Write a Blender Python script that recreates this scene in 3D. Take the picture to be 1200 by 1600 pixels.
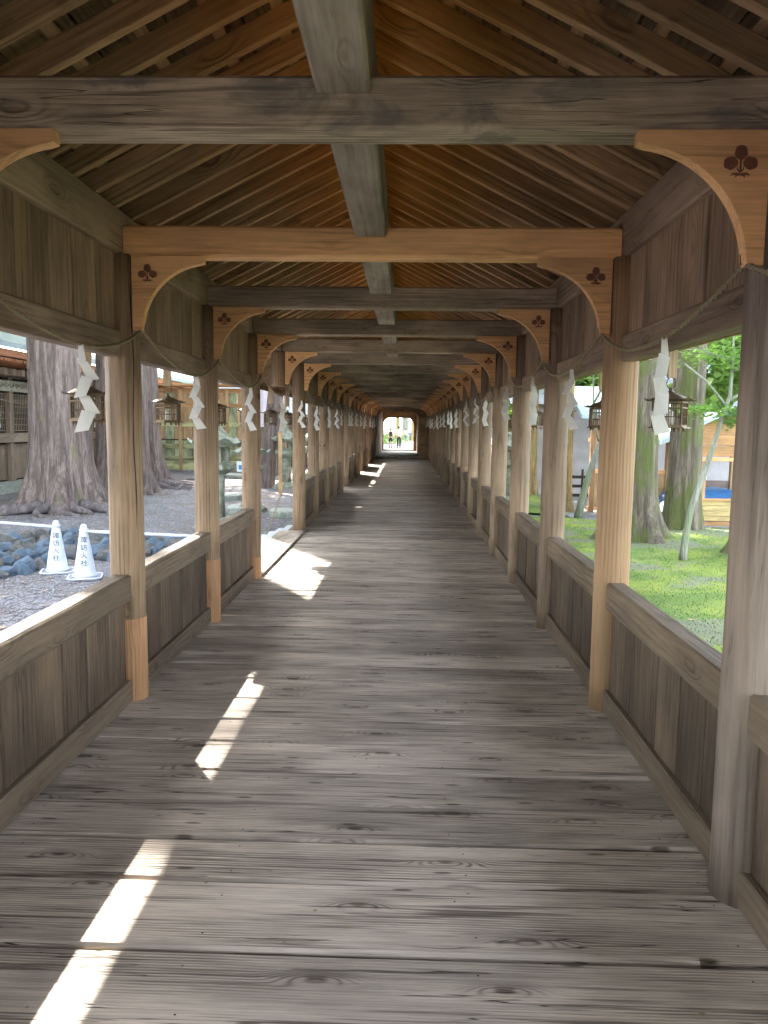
import bpy, bmesh, math, random
from mathutils import Vector, Matrix, noise
import numpy as np
R = math.radians
random.seed(7)
rng = np.random.default_rng(7)
for o in list(bpy.data.objects): bpy.data.objects.remove(o)
C = bpy.context.scene.collection
scene = bpy.context.scene

# ------------------------------------------------------------------ camera, sky, sun, exposure
EYE = Vector((0.2, 0.0, 1.55))
cam_data = bpy.data.cameras.new('camera'); cam = bpy.data.objects.new('camera', cam_data); C.objects.link(cam)
r_ = Vector((0.99953387, 0.0281035, 0.01192649)); u_ = Vector((-0.01494937, 0.10993429, 0.99382643)); b_ = Vector((0.02661887, -0.99354147, 0.11030317))
mw = Matrix((r_, u_, b_)).transposed().to_4x4(); mw.translation = EYE
cam.matrix_world = mw
cam_data.sensor_fit = 'VERTICAL'; cam_data.sensor_height = 24.0; cam_data.lens = 24.0*1202/1600
cam_data.clip_start = 0.05; cam_data.clip_end = 900
scene.camera = cam

SUN_DIR = Vector((-0.765, 1.28, 1.0)).normalized()          # towards the sun
sun_el = math.asin(SUN_DIR.z); sun_az = math.atan2(SUN_DIR.x, SUN_DIR.y)
world = bpy.data.worlds.new('World'); scene.world = world; world.use_nodes = True
nt = world.node_tree
sky = nt.nodes.new('ShaderNodeTexSky'); sky.sky_type = 'NISHITA'; sky.sun_disc = False
sky.sun_elevation = sun_el; sky.sun_rotation = sun_az; sky.air_density = 1.1; sky.dust_density = 1.6; sky.ozone_density = 1.0
bg = nt.nodes['Background']; bg.inputs['Strength'].default_value = 0.15
hs = nt.nodes.new('ShaderNodeHueSaturation'); hs.inputs['Saturation'].default_value = .42      # thin high haze: a whiter sky
nt.links.new(sky.outputs[0], hs.inputs['Color']); nt.links.new(hs.outputs[0], bg.inputs['Color'])
sd = bpy.data.lights.new('sun', 'SUN'); sd.energy = 2.0; sd.angle = R(0.55); sd.color = (1.0, 0.93, 0.82)
sun = bpy.data.objects.new('sun', sd); C.objects.link(sun); sun.rotation_euler = SUN_DIR.to_track_quat('Z', 'Y').to_euler(); sun.location = (0, 0, 40)

scene.view_settings.view_transform = 'Standard'; scene.view_settings.look = 'None'
scene.view_settings.gamma = 1.0; scene.view_settings.use_curve_mapping = False
scene.view_settings.exposure = 3.85
cy = scene.cycles
cy.use_denoising = True
try: cy.denoiser = 'OPENIMAGEDENOISE'
except Exception: pass
cy.max_bounces = 10; cy.diffuse_bounces = 7; cy.glossy_bounces = 3; cy.transparent_max_bounces = 8; cy.transmission_bounces = 4
cy.sample_clamp_indirect = 8.0
cy.use_adaptive_sampling = True; cy.adaptive_threshold = 0.02

# ------------------------------------------------------------------ node helpers
class NT:
    def __init__(s, tree): s.t = tree; s.n = tree.nodes; s.l = tree.links
    def put(s, sock, v):
        if v is None: return
        if isinstance(v, bpy.types.NodeSocket): s.l.new(v, sock)
        else:
            if hasattr(sock.default_value, '__len__') and not hasattr(v, '__len__'): v = (v,)*3
            if hasattr(sock.default_value, '__len__') and len(sock.default_value) == 4 and len(v) == 3: v = (*v, 1)
            sock.default_value = v
    def math(s, op, a, b=None, c=None, clamp=False):
        n = s.n.new('ShaderNodeMath'); n.operation = op; n.use_clamp = clamp
        s.put(n.inputs[0], a); s.put(n.inputs[1], b) if b is not None else 0; s.put(n.inputs[2], c) if c is not None else 0
        return n.outputs[0]
    def vmath(s, op, a, b=None):
        n = s.n.new('ShaderNodeVectorMath'); n.operation = op; s.put(n.inputs[0], a)
        if b is not None: s.put(n.inputs[1], b)
        return n.outputs[0]
    def noise(s, vec, scale, detail=3, rough=.55, dist=0):
        n = s.n.new('ShaderNodeTexNoise'); s.put(n.inputs['Vector'], vec); s.put(n.inputs['Scale'], float(scale))
        n.inputs['Detail'].default_value = detail; n.inputs['Roughness'].default_value = rough; n.inputs['Distortion'].default_value = dist
        return n.outputs['Fac'], n.outputs['Color']
    def vor(s, vec, scale, feature='F1', rand=1, dim='3D'):
        n = s.n.new('ShaderNodeTexVoronoi'); n.voronoi_dimensions = dim; n.feature = feature; s.put(n.inputs['Vector'], vec); n.inputs['Scale'].default_value = scale
        n.inputs['Randomness'].default_value = rand
        return n.outputs['Distance'], (n.outputs['Color'] if 'Color' in n.outputs else None)
    def mrange(s, v, a, b, c=0, d=1, smooth=True):
        n = s.n.new('ShaderNodeMapRange'); n.interpolation_type = 'SMOOTHSTEP' if smooth else 'LINEAR'
        s.put(n.inputs[0], v); s.put(n.inputs[1], a); s.put(n.inputs[2], b); s.put(n.inputs[3], c); s.put(n.inputs[4], d)
        return n.outputs[0]
    def mix(s, f, a, b, mode='MIX'):
        n = s.n.new('ShaderNodeMix'); n.data_type = 'RGBA'; n.blend_type = mode; n.clamp_factor = True
        s.put(n.inputs[0], f); s.put(n.inputs[6], a); s.put(n.inputs[7], b)
        return n.outputs[2]
    def bump(s, h, strength, dist=0.01, normal=None):
        n = s.n.new('ShaderNodeBump'); n.inputs['Strength'].default_value = strength; n.inputs['Distance'].default_value = dist
        s.put(n.inputs['Height'], h)
        if normal: s.l.new(normal, n.inputs['Normal'])
        return n.outputs[0]

def new_mat(name):
    m = bpy.data.materials.new(name); m.use_nodes = True
    t = NT(m.node_tree); b = m.node_tree.nodes['Principled BSDF']
    return m, t, b
def obj_coords(t, axis='X', per_object=True):
    tc = t.n.new('ShaderNodeTexCoord'); oi = t.n.new('ShaderNodeObjectInfo')
    v = tc.outputs['Object']
    sep = t.n.new('ShaderNodeSeparateXYZ'); t.l.new(v, sep.inputs[0])
    x, y, z = sep.outputs
    cmb = t.n.new('ShaderNodeCombineXYZ')
    order = {'X': (x, y, z), 'Y': (y, x, z), 'Z': (z, x, y)}[axis]
    for i, o in enumerate(order): t.l.new(o, cmb.inputs[i])
    v = cmb.outputs[0]
    rnd = oi.outputs['Random']
    if per_object:
        c2 = t.n.new('ShaderNodeCombineXYZ')
        t.put(c2.inputs[0], t.math('MULTIPLY', rnd, 371.0)); t.put(c2.inputs[1], t.math('MULTIPLY', rnd, 97.0)); t.put(c2.inputs[2], t.math('MULTIPLY', rnd, 53.0))
        v = t.vmath('ADD', v, c2.outputs[0])
    return v, rnd

_wood = {}
def wood(axis='X', light=(.30, .26, .22), dark=(.13, .105, .09), knots=1.0, rings=420., tone=.25, rough=.72, bump=.5, blotch=.3, cracks=.6, worn=0.0, stain=None, ridge=False, key=''):
    k = (axis, light, dark, knots, rings, tone, rough, bump, blotch, cracks, worn, stain, ridge)
    if k in _wood: return _wood[k]
    m, t, b = new_mat('wood_%d' % len(_wood)); _wood[k] = m
    P, rnd = obj_coords(t, axis)
    sep = t.n.new('ShaderNodeSeparateXYZ'); t.l.new(P, sep.inputs[0]); X, Y, Z = sep.outputs
    cross = t.math('ADD', Y, t.math('MULTIPLY', Z, .73))
    n1, _ = t.noise(t.vmath('MULTIPLY', P, (.9, 4, 4)), 1, 2)
    # knots live in stretched cells
    kc = t.n.new('ShaderNodeCombineXYZ'); t.l.new(X, kc.inputs[0]); t.l.new(cross, kc.inputs[1])
    kd, kcol = t.vor(t.vmath('MULTIPLY', kc.outputs[0], (2.1, 8.0, 0)), 1, dim='2D')
    kr = t.n.new('ShaderNodeSeparateColor'); t.l.new(kcol, kr.inputs[0])
    on = t.math('GREATER_THAN', kr.outputs[0], .66)
    swell = t.math('MULTIPLY', t.mrange(kd, .40, 0.0, 0, 1), on)
    core = t.math('MULTIPLY', t.mrange(kd, .095, .04, 0, 1), on)
    phase = t.math('ADD', t.math('MULTIPLY', cross, rings), t.math('ADD', t.math('MULTIPLY', n1, 15.0), t.math('MULTIPLY', swell, 22.0*knots)))
    ring = t.math('MULTIPLY_ADD', t.math('SINE', phase), .5, .5)
    ringvar, _ = t.noise(t.vmath('MULTIPLY', P, (1.2, 9, 9)), 1, 2)
    ring = t.math('MULTIPLY', t.math('POWER', ring, 2.5), t.math('MAXIMUM', t.mrange(ringvar, .42, .66, .12, 1), t.math('MULTIPLY', swell, 1.3)))
    fine, _ = t.noise(t.vmath('MULTIPLY', P, (5, 170, 170)), 1, 3, .6)
    mid, _ = t.noise(t.vmath('MULTIPLY', P, (2.6, 62, 62)), 1, 3, .6)
    blo, _ = t.noise(t.vmath('MULTIPLY', P, (1.1, 3.0, 3.0)), 1, 4, .6)
    f = t.math('ADD', t.math('MULTIPLY', ring, .62), t.math('ADD', t.math('MULTIPLY', t.mrange(fine, .3, .7), .26), t.math('MULTIPLY', t.mrange(mid, .3, .7), .26)))
    col = t.mix(f, light, dark)
    if knots > 0:
        col = t.mix(t.math('MULTIPLY', core, .62*min(1, knots)), col, (dark[0]*.62, dark[1]*.36, dark[2]*.27))
        col = t.mix(t.math('MULTIPLY', swell, .25*min(1, knots)), col, (dark[0]*.8, dark[1]*.72, dark[2]*.66))
    d2, c2_ = t.vor(t.vmath('MULTIPLY', kc.outputs[0], (3.4, 15, 0)), 1, dim='2D')
    k2 = t.n.new('ShaderNodeSeparateColor'); t.l.new(c2_, k2.inputs[0])
    if knots > .9: col = t.mix(t.math('MULTIPLY', t.mrange(d2, .16, .06, 0, .75), t.math('GREATER_THAN', k2.outputs[0], .86)), col, (dark[0]*.4, dark[1]*.36, dark[2]*.35))
    stk, _ = t.noise(t.vmath('MULTIPLY', P, (1.6, 75, 75)), 1, 2, .5)
    smk, _ = t.noise(t.vmath('MULTIPLY', P, (.9, 5, 5)), 1.7, 2)
    stk = t.math('MULTIPLY', t.mrange(stk, .54, .64, 0, .75*cracks), t.mrange(smk, .42, .6))
    col = t.mix(stk, col, (dark[0]*.5, dark[1]*.46, dark[2]*.44))
    crk, _ = t.noise(t.vmath('MULTIPLY', P, (1.1, 42, 42)), 1, 2, .5)
    crack = t.mrange(t.math('ABSOLUTE', t.math('SUBTRACT', crk, .5)), .012, .0, 0, 1)
    cmask, _ = t.noise(t.vmath('MULTIPLY', P, (1.3, 7, 7)), 1.3, 1)
    crack = t.math('MULTIPLY', crack, t.mrange(cmask, .52, .62, 0, cracks))
    col = t.mix(crack, col, (dark[0]*.3, dark[1]*.27, dark[2]*.25))
    bm_ = t.mrange(blo, .35, .65, 1-blotch, 1+blotch*.6)
    tn = t.math('MULTIPLY', bm_, t.math('MULTIPLY_ADD', rnd, tone*2, 1-tone))
    vm = t.n.new('ShaderNodeVectorMath'); vm.operation = 'SCALE'; t.l.new(col, vm.inputs[0]); t.l.new(tn, vm.inputs['Scale'])
    col = vm.outputs[0]
    if ridge:                      # warm ceiling glow painted into the wood colour towards the ridge
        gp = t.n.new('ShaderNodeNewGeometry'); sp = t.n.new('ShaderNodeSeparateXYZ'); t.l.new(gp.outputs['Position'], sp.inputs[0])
        glow = t.mrange(t.math('ABSOLUTE', sp.outputs[0]), 1.0, .1, 0, .85)
        col = t.mix(glow, col, t.mix(f, (light[0]*1.75, light[1]*1.35, light[2]*.62), (dark[0]*2.0, dark[1]*1.55, dark[2]*.75)))
    if stain:
        sn, _ = t.noise(t.vmath('MULTIPLY', P, (2.4, 5, 5)), 1, 5, .65, .6)
        col = t.mix(t.mrange(sn, .5, .62, 0, .75), col, stain)
    t.put(b.inputs['Base Color'], col)
    h = t.math('SUBTRACT', t.math('SUBTRACT', 1.0, t.math('MULTIPLY', f, .8)), t.math('MULTIPLY', crack, 1.6))
    t.put(b.inputs['Normal'], t.bump(h, bump, .004))
    t.put(b.inputs['Roughness'], t.mrange(mid, .3, .7, rough-.08, rough+.1))
    b.inputs['Specular IOR Level'].default_value = .35
    return m

def simple(name, col, rough=.7, metallic=0, var=.25, scale=8, bump=.2, col2=None, spec=.4, bscale=None, coat=0):
    m, t, b = new_mat(name)
    P, rnd = obj_coords(t)
    n, _ = t.noise(P, scale, 5, .6)
    col2 = col2 or tuple(c*(1-var) for c in col)
    c = t.mix(t.mrange(n, .35, .65), col, col2)
    vm = t.n.new('ShaderNodeVectorMath'); vm.operation = 'SCALE'; t.l.new(c, vm.inputs[0]); t.put(vm.inputs['Scale'], t.math('MULTIPLY_ADD', rnd, var*.8, 1-var*.4))
    t.put(b.inputs['Base Color'], vm.outputs[0])
    b.inputs['Roughness'].default_value = rough; b.inputs['Metallic'].default_value = metallic; b.inputs['Specular IOR Level'].default_value = spec
    n2, _ = t.noise(P, bscale or scale*4, 4, .6)
    t.put(b.inputs['Normal'], t.bump(n2, bump, .01))
    return m

# ------------------------------------------------------------------ object helpers
def link(name, data, parent=None, loc=(0, 0, 0), rot=None):
    o = bpy.data.objects.new(name, data); C.objects.link(o)
    if parent is not None: o.parent = parent
    o.location = loc
    if rot is not None: o.rotation_euler = rot
    return o
def thing(name, label, cat, loc=(0, 0, 0), rz=0, group=None, data=None):
    o = link(name, data, None, loc, (0, 0, rz)); o['label'] = label; o['category'] = cat
    if group: o['group'] = group
    return o
def structure(o): o['kind'] = 'structure'; return o
def stuff(o): o['kind'] = 'stuff'; return o
def mesh_from(name, verts, faces, mat=None, smooth=False):
    me = bpy.data.meshes.new(name); me.from_pydata([tuple(v) for v in verts], [], faces); me.update()
    if mat: me.materials.append(mat)
    if smooth: me.polygons.foreach_set('use_smooth', [True]*len(me.polygons))
    return me
class MB:
    def __init__(s): s.v = []; s.f = []
    def add(s, verts, faces):
        b = len(s.v); s.v += [tuple(v) for v in verts]; s.f += [tuple(i+b for i in f) for f in faces]
    def box(s, x0, x1, y0, y1, z0, z1, axis='X', ch=.006):
        s.add(*box_geo(x0, x1, y0, y1, z0, z1, axis, ch))
    def tube(s, pts, rad, n=8, cap=True):
        s.add(*tube_geo(pts, rad, n, cap))
    def mesh(s, name, mat=None, smooth=False): return mesh_from(name, s.v, s.f, mat, smooth)
def box_geo(x0, x1, y0, y1, z0, z1, axis='X', ch=.006):
    lo = (x0, y0, z0); hi = (x1, y1, z1); ai = 'XYZ'.index(axis); p, q = [(1, 2), (2, 0), (0, 1)][ai]
    ch = min(ch, (hi[p]-lo[p])*.3, (hi[q]-lo[q])*.3)
    a0, a1, c0, c1 = lo[p], hi[p], lo[q], hi[q]
    prof = [(a0+ch, c0), (a1-ch, c0), (a1, c0+ch), (a1, c1-ch), (a1-ch, c1), (a0+ch, c1), (a0, c1-ch), (a0, c0+ch)]
    vs = []
    for e in (lo[ai], hi[ai]):
        for (u, w) in prof:
            v = [0, 0, 0]; v[ai] = e; v[p] = u; v[q] = w; vs.append(tuple(v))
    fs = [(i, (i+1) % 8, 8+(i+1) % 8, 8+i) for i in range(8)] + [tuple(range(7, -1, -1)), tuple(range(8, 16))]
    return vs, fs
def tube_geo(pts, rad, n=8, cap=True):
    pts = [Vector(p) for p in pts]; rads = rad if hasattr(rad, '__len__') else [rad]*len(pts)
    vs = []; fs = []; ref = None
    for i, p in enumerate(pts):
        d = (pts[min(i+1, len(pts)-1)]-pts[max(i-1, 0)]).normalized()
        if ref is None: ref = Vector((0, 0, 1)) if abs(d.z) < .9 else Vector((1, 0, 0))
        u = d.cross(ref).normalized(); w = u.cross(d).normalized(); ref = w
        for k in range(n):
            a = 2*math.pi*k/n; vs.append(p+u*math.cos(a)*rads[i]+w*math.sin(a)*rads[i])
    for i in range(len(pts)-1):
        for k in range(n): fs.append((i*n+k, i*n+(k+1) % n, (i+1)*n+(k+1) % n, (i+1)*n+k))
    if cap: fs += [tuple(range(n-1, -1, -1)), tuple(range((len(pts)-1)*n, len(pts)*n))]
    return vs, fs
_boxes = {}
def boxmesh(lx, ly, lz, axis, mat, ch=.006):
    k = (round(lx, 4), round(ly, 4), round(lz, 4), axis, mat.name, ch)
    if k not in _boxes:
        _boxes[k] = mesh_from('board_mesh', *box_geo(-lx/2, lx/2, -ly/2, ly/2, -lz/2, lz/2, axis, ch), mat)
    return _boxes[k]
def board(name, parent, x0, x1, y0, y1, z0, z1, axis, mat, ch=.006, rot=None):
    me = boxmesh(x1-x0, y1-y0, z1-z0, axis, mat, ch)
    return link(name, me, parent, ((x0+x1)/2, (y0+y1)/2, (z0+z1)/2), rot)
def lathe(prof, n=24, mb=None, cx=0, cy=0):
    mb = mb or MB(); vs = []; fs = []
    for (r, z) in prof:
        for k in range(n): a = 2*math.pi*k/n; vs.append((cx+r*math.cos(a), cy+r*math.sin(a), z))
    for i in range(len(prof)-1):
        for k in range(n): fs.append((i*n+k, i*n+(k+1) % n, (i+1)*n+(k+1) % n, (i+1)*n+k))
    fs += [tuple(range(n-1, -1, -1)), tuple(range((len(prof)-1)*n, len(prof)*n))]
    mb.add(vs, fs); return mb
def prism(outline, y0, y1, mb=None):           # outline in x,z; extruded along y
    mb = mb or MB(); n = len(outline)
    vs = [(x, y0, z) for x, z in outline]+[(x, y1, z) for x, z in outline]
    fs = [tuple(range(n)), tuple(range(2*n-1, n-1, -1))]+[(i, i+n, (i+1) % n+n, (i+1) % n) for i in range(n)]
    mb.add(vs, fs); return mb

# ------------------------------------------------------------------ materials
W_floor = wood('X', (.66, .57, .48), (.145, .115, .093), 1.2, 560., .16, .58, 1.0, .26, 1.0)
W_floor2 = wood('X', (.61, .525, .44), (.13, .102, .083), 1.3, 430., .18, .58, 1.0, .3, 1.0)
W_postL = wood('Z', (.31, .208, .124), (.12, .074, .042), .9, 230., .12, .62, .7, .22, .6)
W_postR = wood('Z', (.285, .2, .13), (.14, .094, .058), .6, 200., .16, .6, .5, .22, .5)
W_post_tan = wood('Z', (.36, .228, .122), (.22, .13, .066), .15, 260., .05, .6, .25, .12, .2)
W_post_pale = wood('Z', (.25, .195, .155), (.12, .092, .073), .3, 220., .05, .6, .5, .2, .5)
W_new = wood('Z', (.46, .255, .13), (.28, .145, .065), .3, 240., .06, .6, .3, .12, .2)
W_newX = wood('X', (.84, .48, .225), (.54, .29, .125), .25, 220., .16, .6, .35, .2, .4)
W_beam_old = wood('X', (.60, .47, .34), (.22, .17, .125), .8, 260., .12, .7, .9, .45, .8, stain=(.16, .145, .125))
W_beam = wood('X', (.46, .355, .265), (.25, .19, .14), .6, 260., .15, .7, .8, .4, .7)
W_purlin = wood('Y', (.40, .335, .275), (.24, .195, .155), .5, 150., .1, .75, .7, .35, .4)
W_plate = wood('Y', (.40, .29, .205), (.215, .152, .108), .8, 200., .1, .7, .7, .3, .5)
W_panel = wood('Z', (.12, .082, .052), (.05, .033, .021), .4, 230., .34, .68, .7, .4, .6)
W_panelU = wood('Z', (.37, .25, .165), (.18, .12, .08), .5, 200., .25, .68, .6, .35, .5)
W_rail = wood('Y', (.165, .12, .081), (.08, .057, .037), .6, 240., .1, .62, .7, .25, .5)
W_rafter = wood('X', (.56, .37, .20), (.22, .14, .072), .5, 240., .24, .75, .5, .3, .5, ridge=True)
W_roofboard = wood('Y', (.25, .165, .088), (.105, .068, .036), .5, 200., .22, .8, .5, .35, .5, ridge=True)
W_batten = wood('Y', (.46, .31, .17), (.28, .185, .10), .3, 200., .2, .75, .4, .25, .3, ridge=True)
W_hanger = wood('Z', (.40, .29, .17), (.25, .17, .10), .3, 230., .1, .7, .3, .2, .3)
W_tan = wood('Z', (.50, .34, .19), (.32, .20, .10), .4, 160., .16, .7, .4, .25, .4)
W_tanX = wood('X', (.52, .30, .14), (.34, .18, .085), .5, 160., .16, .7, .4, .25, .4)
W_siding = wood('X', (.20, .15, .135), (.12, .088, .08), .4, 160., .14, .7, .4, .25, .4)
W_hall = wood('Z', (.27, .205, .15), (.15, .11, .08), .4, 160., .14, .7, .4, .25, .4)
W_hallY = wood('Y', (.33, .26, .19), (.19, .145, .105), .4, 160., .14, .7, .4, .25, .4)
M_crest = simple('crest_brown', (.19, .075, .045), .7, 0, .2, 60, .1)
M_iron = simple('dark_iron', (.035, .03, .028), .5, .6, .2, 40, .1)
M_bronze = simple('bronze', (.15, .098, .052), .5, .6, .35, 25, .2, col2=(.085, .065, .042))
M_paper = simple('white_paper', (.58, .57, .54), .8, 0, .04, 30, .08)
M_glass = simple('lamp_paper', (.72, .70, .62), .5, 0, .05, 30, .05)
M_straw = simple('straw', (.42, .35, .23), .85, 0, .35, 200, .4, col2=(.24, .19, .12))
M_white = simple('white_plastic', (.56, .62, .72), .5, 0, .16, 9, .05)
M_black = simple('black_paint', (.015, .015, .018), .5, 0, .1, 20, .02)
M_grey_plate = simple('grey_rubber', (.20, .20, .27), .6, 0, .1, 20, .05)
M_stone_blue = simple('blue_grey_stone', (.10, .19, .30), .75, 0, .4, 9, .6, col2=(.20, .25, .30))
M_stone = simple('grey_stone', (.34, .35, .33), .85, 0, .3, 12, .6, col2=(.22, .26, .20))
M_stone_moss = simple('mossy_stone', (.30, .32, .28), .9, 0, .3, 10, .6, col2=(.17, .20, .13))
M_copper = simple('roof_copper', (.42, .52, .58), .55, .1, .15, 3, .1)
M_bluetarp = simple('blue_tarp', (.055, .18, .42), .45, 0, .15, 6, .3)
M_alu = simple('aluminium', (.30, .36, .45), .4, .4, .08, 10, .05)
M_redfascia = simple('red_fascia', (.42, .17, .08), .6, 0, .2, 8, .1)
M_plaster = simple('pale_frieze', (.48, .47, .38), .8, 0, .25, 14, .8)
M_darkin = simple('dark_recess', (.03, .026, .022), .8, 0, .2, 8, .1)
M_greywall = simple('grey_sheeting', (.42, .41, .43), .7, 0, .12, 3, .3)
M_blackfence = simple('black_fence', (.03, .03, .032), .6, 0, .2, 8, .1)
M_cloth = simple('banner_cloth', (.66, .62, .70), .8, 0, .08, 5, .4)

def mixed_stone():
    m, t, b = new_mat('mixed_stone')
    P, rnd = obj_coords(t); n, _ = t.noise(P, 2.2, 6, .65); n2, _ = t.noise(P, 9, 4, .7)
    c = t.mix(t.mrange(n, .35, .65), (.10, .19, .30), (.21, .27, .33))
    c = t.mix(t.mrange(rnd, .55, .62), c, t.mix(t.mrange(n, .35, .6), (.26, .24, .21), (.15, .16, .165)))
    c = t.mix(t.mrange(n2, .55, .7, 0, .6), c, (.34, .36, .38)); c = t.mix(t.mrange(n2, .42, .3, 0, .7), c, (.05, .06, .07))
    t.put(b.inputs['Base Color'], c); b.inputs['Roughness'].default_value = .85; t.put(b.inputs['Normal'], t.bump(n2, .9, .12)); return m
M_stone_mix = mixed_stone()
def ground_mat(name, c1, c2, c3, scale, bump, spots=None):
    m, t, b = new_mat(name)
    tc = t.n.new('ShaderNodeTexCoord'); P = tc.outputs['Object']
    d, col = t.vor(P, scale)
    sc = t.n.new('ShaderNodeSeparateColor'); t.l.new(col, sc.inputs[0])
    n, _ = t.noise(P, .9, 5, .6)
    n2, _ = t.noise(P, 14, 4, .7)
    c = t.mix(sc.outputs[0], c1, c2)
    c = t.mix(t.mrange(n, .45, .62, 0, .8), c, c3)
    c = t.mix(t.mrange(n2, .55, .7, 0, .4), c, c1)
    t.put(b.inputs['Base Color'], c); b.inputs['Roughness'].default_value = .9
    h = t.math('ADD', t.math('MULTIPLY', d, 1.0), t.math('MULTIPLY', n2, .8))
    t.put(b.inputs['Normal'], t.bump(h, bump, .02))
    return m
M_gravel = ground_mat('gravel_ground', (.09, .088, .10), (.27, .265, .285), (.13, .105, .09), 24, 1.0)
M_paving = ground_mat('pale_paving', (.22, .225, .24), (.28, .28, .28), (.20, .20, .215), 6, .1)
def moss_mat():
    m, t, b = new_mat('moss')
    tc = t.n.new('ShaderNodeTexCoord'); P = tc.outputs['Object']
    n, _ = t.noise(P, 1.3, 5, .6); n2, _ = t.noise(P, 35, 4, .7); n3, _ = t.noise(t.vmath('ADD', P, (5, 3, 0)), .55, 4, .65)
    c = t.mix(t.mrange(n, .4, .6), (.115, .20, .03), (.25, .32, .045))
    c = t.mix(t.mrange(n3, .48, .57, 0, .85), c, (.20, .205, .16))
    c = t.mix(t.mrange(n2, .4, .7, 0, .6), c, (.16, .25, .07))
    t.put(b.inputs['Base Color'], c); b.inputs['Roughness'].default_value = .95
    t.put(b.inputs['Normal'], t.bump(n2, .9, .03)); return m
M_moss = moss_mat()
def bark_mat(name, c1, c2, moss=None, mossamt=0, side=None):
    m, t, b = new_mat(name)
    P, rnd = obj_coords(t)
    n, _ = t.noise(t.vmath('MULTIPLY', P, (9, 9, .8)), 1, 5, .65, .5)
    n2, _ = t.noise(t.vmath('MULTIPLY', P, (45, 45, 5)), 1, 4, .65)
    n3, _ = t.noise(t.vmath('MULTIPLY', P, (3, 3, 1.2)), 1, 4, .6)
    c = t.mix(t.mrange(n, .35, .62), c1, c2)
    c = t.mix(t.mrange(n2, .35, .7, 0, .55), c, tuple(x*.45 for x in c2))
    if moss: c = t.mix(t.mrange(n3, .62-mossamt*.4, .72-mossamt*.3, 0, .9), c, moss)
    t.put(b.inputs['Base Color'], c); b.inputs['Roughness'].default_value = .92
    h = t.math('ADD', n, t.math('MULTIPLY', n2, .5))
    t.put(b.inputs['Normal'], t.bump(h, 1.0, .11)); return m
M_bark = bark_mat('cedar_bark', (.36, .285, .26), (.15, .115, .105), (.19, .19, .10), .12)
M_bark_moss = bark_mat('mossy_bark', (.30, .25, .20), (.13, .105, .08), (.13, .155, .045), .48)
M_bark_tan = bark_mat('tan_bark', (.52, .38, .17), (.33, .23, .11), (.20, .25, .07), .35)
M_bark_pale = bark_mat('pale_bark', (.46, .47, .40), (.30, .31, .26), (.28, .33, .20), .4)
M_root = bark_mat('root_bark', (.30, .26, .26), (.17, .145, .145))
def leaf_mat(name, c1, c2, trans=.35):
    m, t, b = new_mat(name)
    g = t.n.new('ShaderNodeTexCoord'); n, _ = t.noise(g.outputs['Object'], 3.5, 3, .6)
    c = t.mix(t.mrange(n, .35, .65), c1, c2)
    t.put(b.inputs['Base Color'], c); b.inputs['Roughness'].default_value = .6
    tr = t.n.new('ShaderNodeBsdfTranslucent'); t.put(tr.inputs['Color'], t.mix(.5, c, (.25, .40, .05)))
    mx = t.n.new('ShaderNodeMixShader'); mx.inputs[0].default_value = trans
    out = m.node_tree.nodes['Material Output']
    t.l.new(b.outputs[0], mx.inputs[1]); t.l.new(tr.outputs[0], mx.inputs[2]); t.l.new(mx.outputs[0], out.inputs[0]); return m
M_leaf_cedar = leaf_mat('cedar_leaf', (.05, .09, .025), (.09, .13, .04), .25)
M_leaf_maple = leaf_mat('maple_leaf', (.10, .25, .06), (.20, .36, .08), .5)
M_leaf_far = leaf_mat('far_leaf', (.16, .28, .06), (.28, .42, .10), .5)

# ================================================================== THE COVERED WALKWAY
S = 1.74; Y0 = 2.47
def Yk(k): return Y0 + S*k
KMIN, KMAX = -8, 20
INX = 1.31
OPEN_L = {3, 4, 9, 13, 16}                 # open bays (k..k+1) on the left side
PANELGAP_L = {3, 4, 9}
walk = thing('covered_walkway', 'long roofed timber walkway with round posts, crossbeams and board parapets', 'building', (0, 0, 0))

# ---- floor: a structure with its planks
flo = link('floor', None, None, (0, 0, 0)); structure(flo)
y = -11.5; pl = []; pr = random.Random(3)
joints = []
while y < Yk(KMAX):
    w = pr.choice([.22, .24, .255, .27, .29, .31, .34]) if y < 14 else .285
    joints.append((y, w)); y += w+.011
for i, (y, w) in enumerate(joints):
    mat = W_floor if pr.random() < .6 else W_floor2
    z = pr.uniform(-.006, .0)
    me = boxmesh(2.86, w, .045, 'X', mat, .010)
    o = link('plank', me, flo, (pr.uniform(-.012, .012), y+w/2, -.0225+z), (pr.uniform(-.0025, .0025), 0, pr.choice((0, math.pi))+pr.uniform(-.0012, .0012)))
# joists under the floor
mb = MB()
for x in (-1.2, -.4, .4, 1.2): mb.box(x-.06, x+.06, -11.5, Yk(KMAX), -.22, -.048, 'Y')
link('floor_joists', mb.mesh('joists', W_plate), flo)

nv = MB(); nr_ = random.Random(4)
for (yy_, w_) in joints:
    if -1 < yy_ < 16:
        for xx_ in (-1.22, -.41, .41, 1.22):
            for q in (.22, .78):
                a_, b_ = xx_+nr_.uniform(-.03, .03), yy_+w_*q+nr_.uniform(-.012, .012)
                nv.add([(a_+.0036*math.cos(j*1.047), b_+.0036*math.sin(j*1.047), .0008) for j in range(6)], [tuple(range(6))])
stuff(link('nail_heads', nv.mesh('nail_heads', M_darkin), flo))
lv = []; lf = []; lr = random.Random(9)
for i in range(90):
    x = lr.uniform(-1.2, 1.2); y = 1.2+10*lr.random()**1.4; a = lr.random()*6.28; q = lr.uniform(.003, .009); b = len(lv)
    for j in range(5): aa = a+j*1.257; lv.append((x+q*math.cos(aa)*1.6*(1 if j % 2 else .6), y+q*math.sin(aa), .0015+.003*lr.random()))
    lf.append(tuple(range(b, b+5)))
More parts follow.
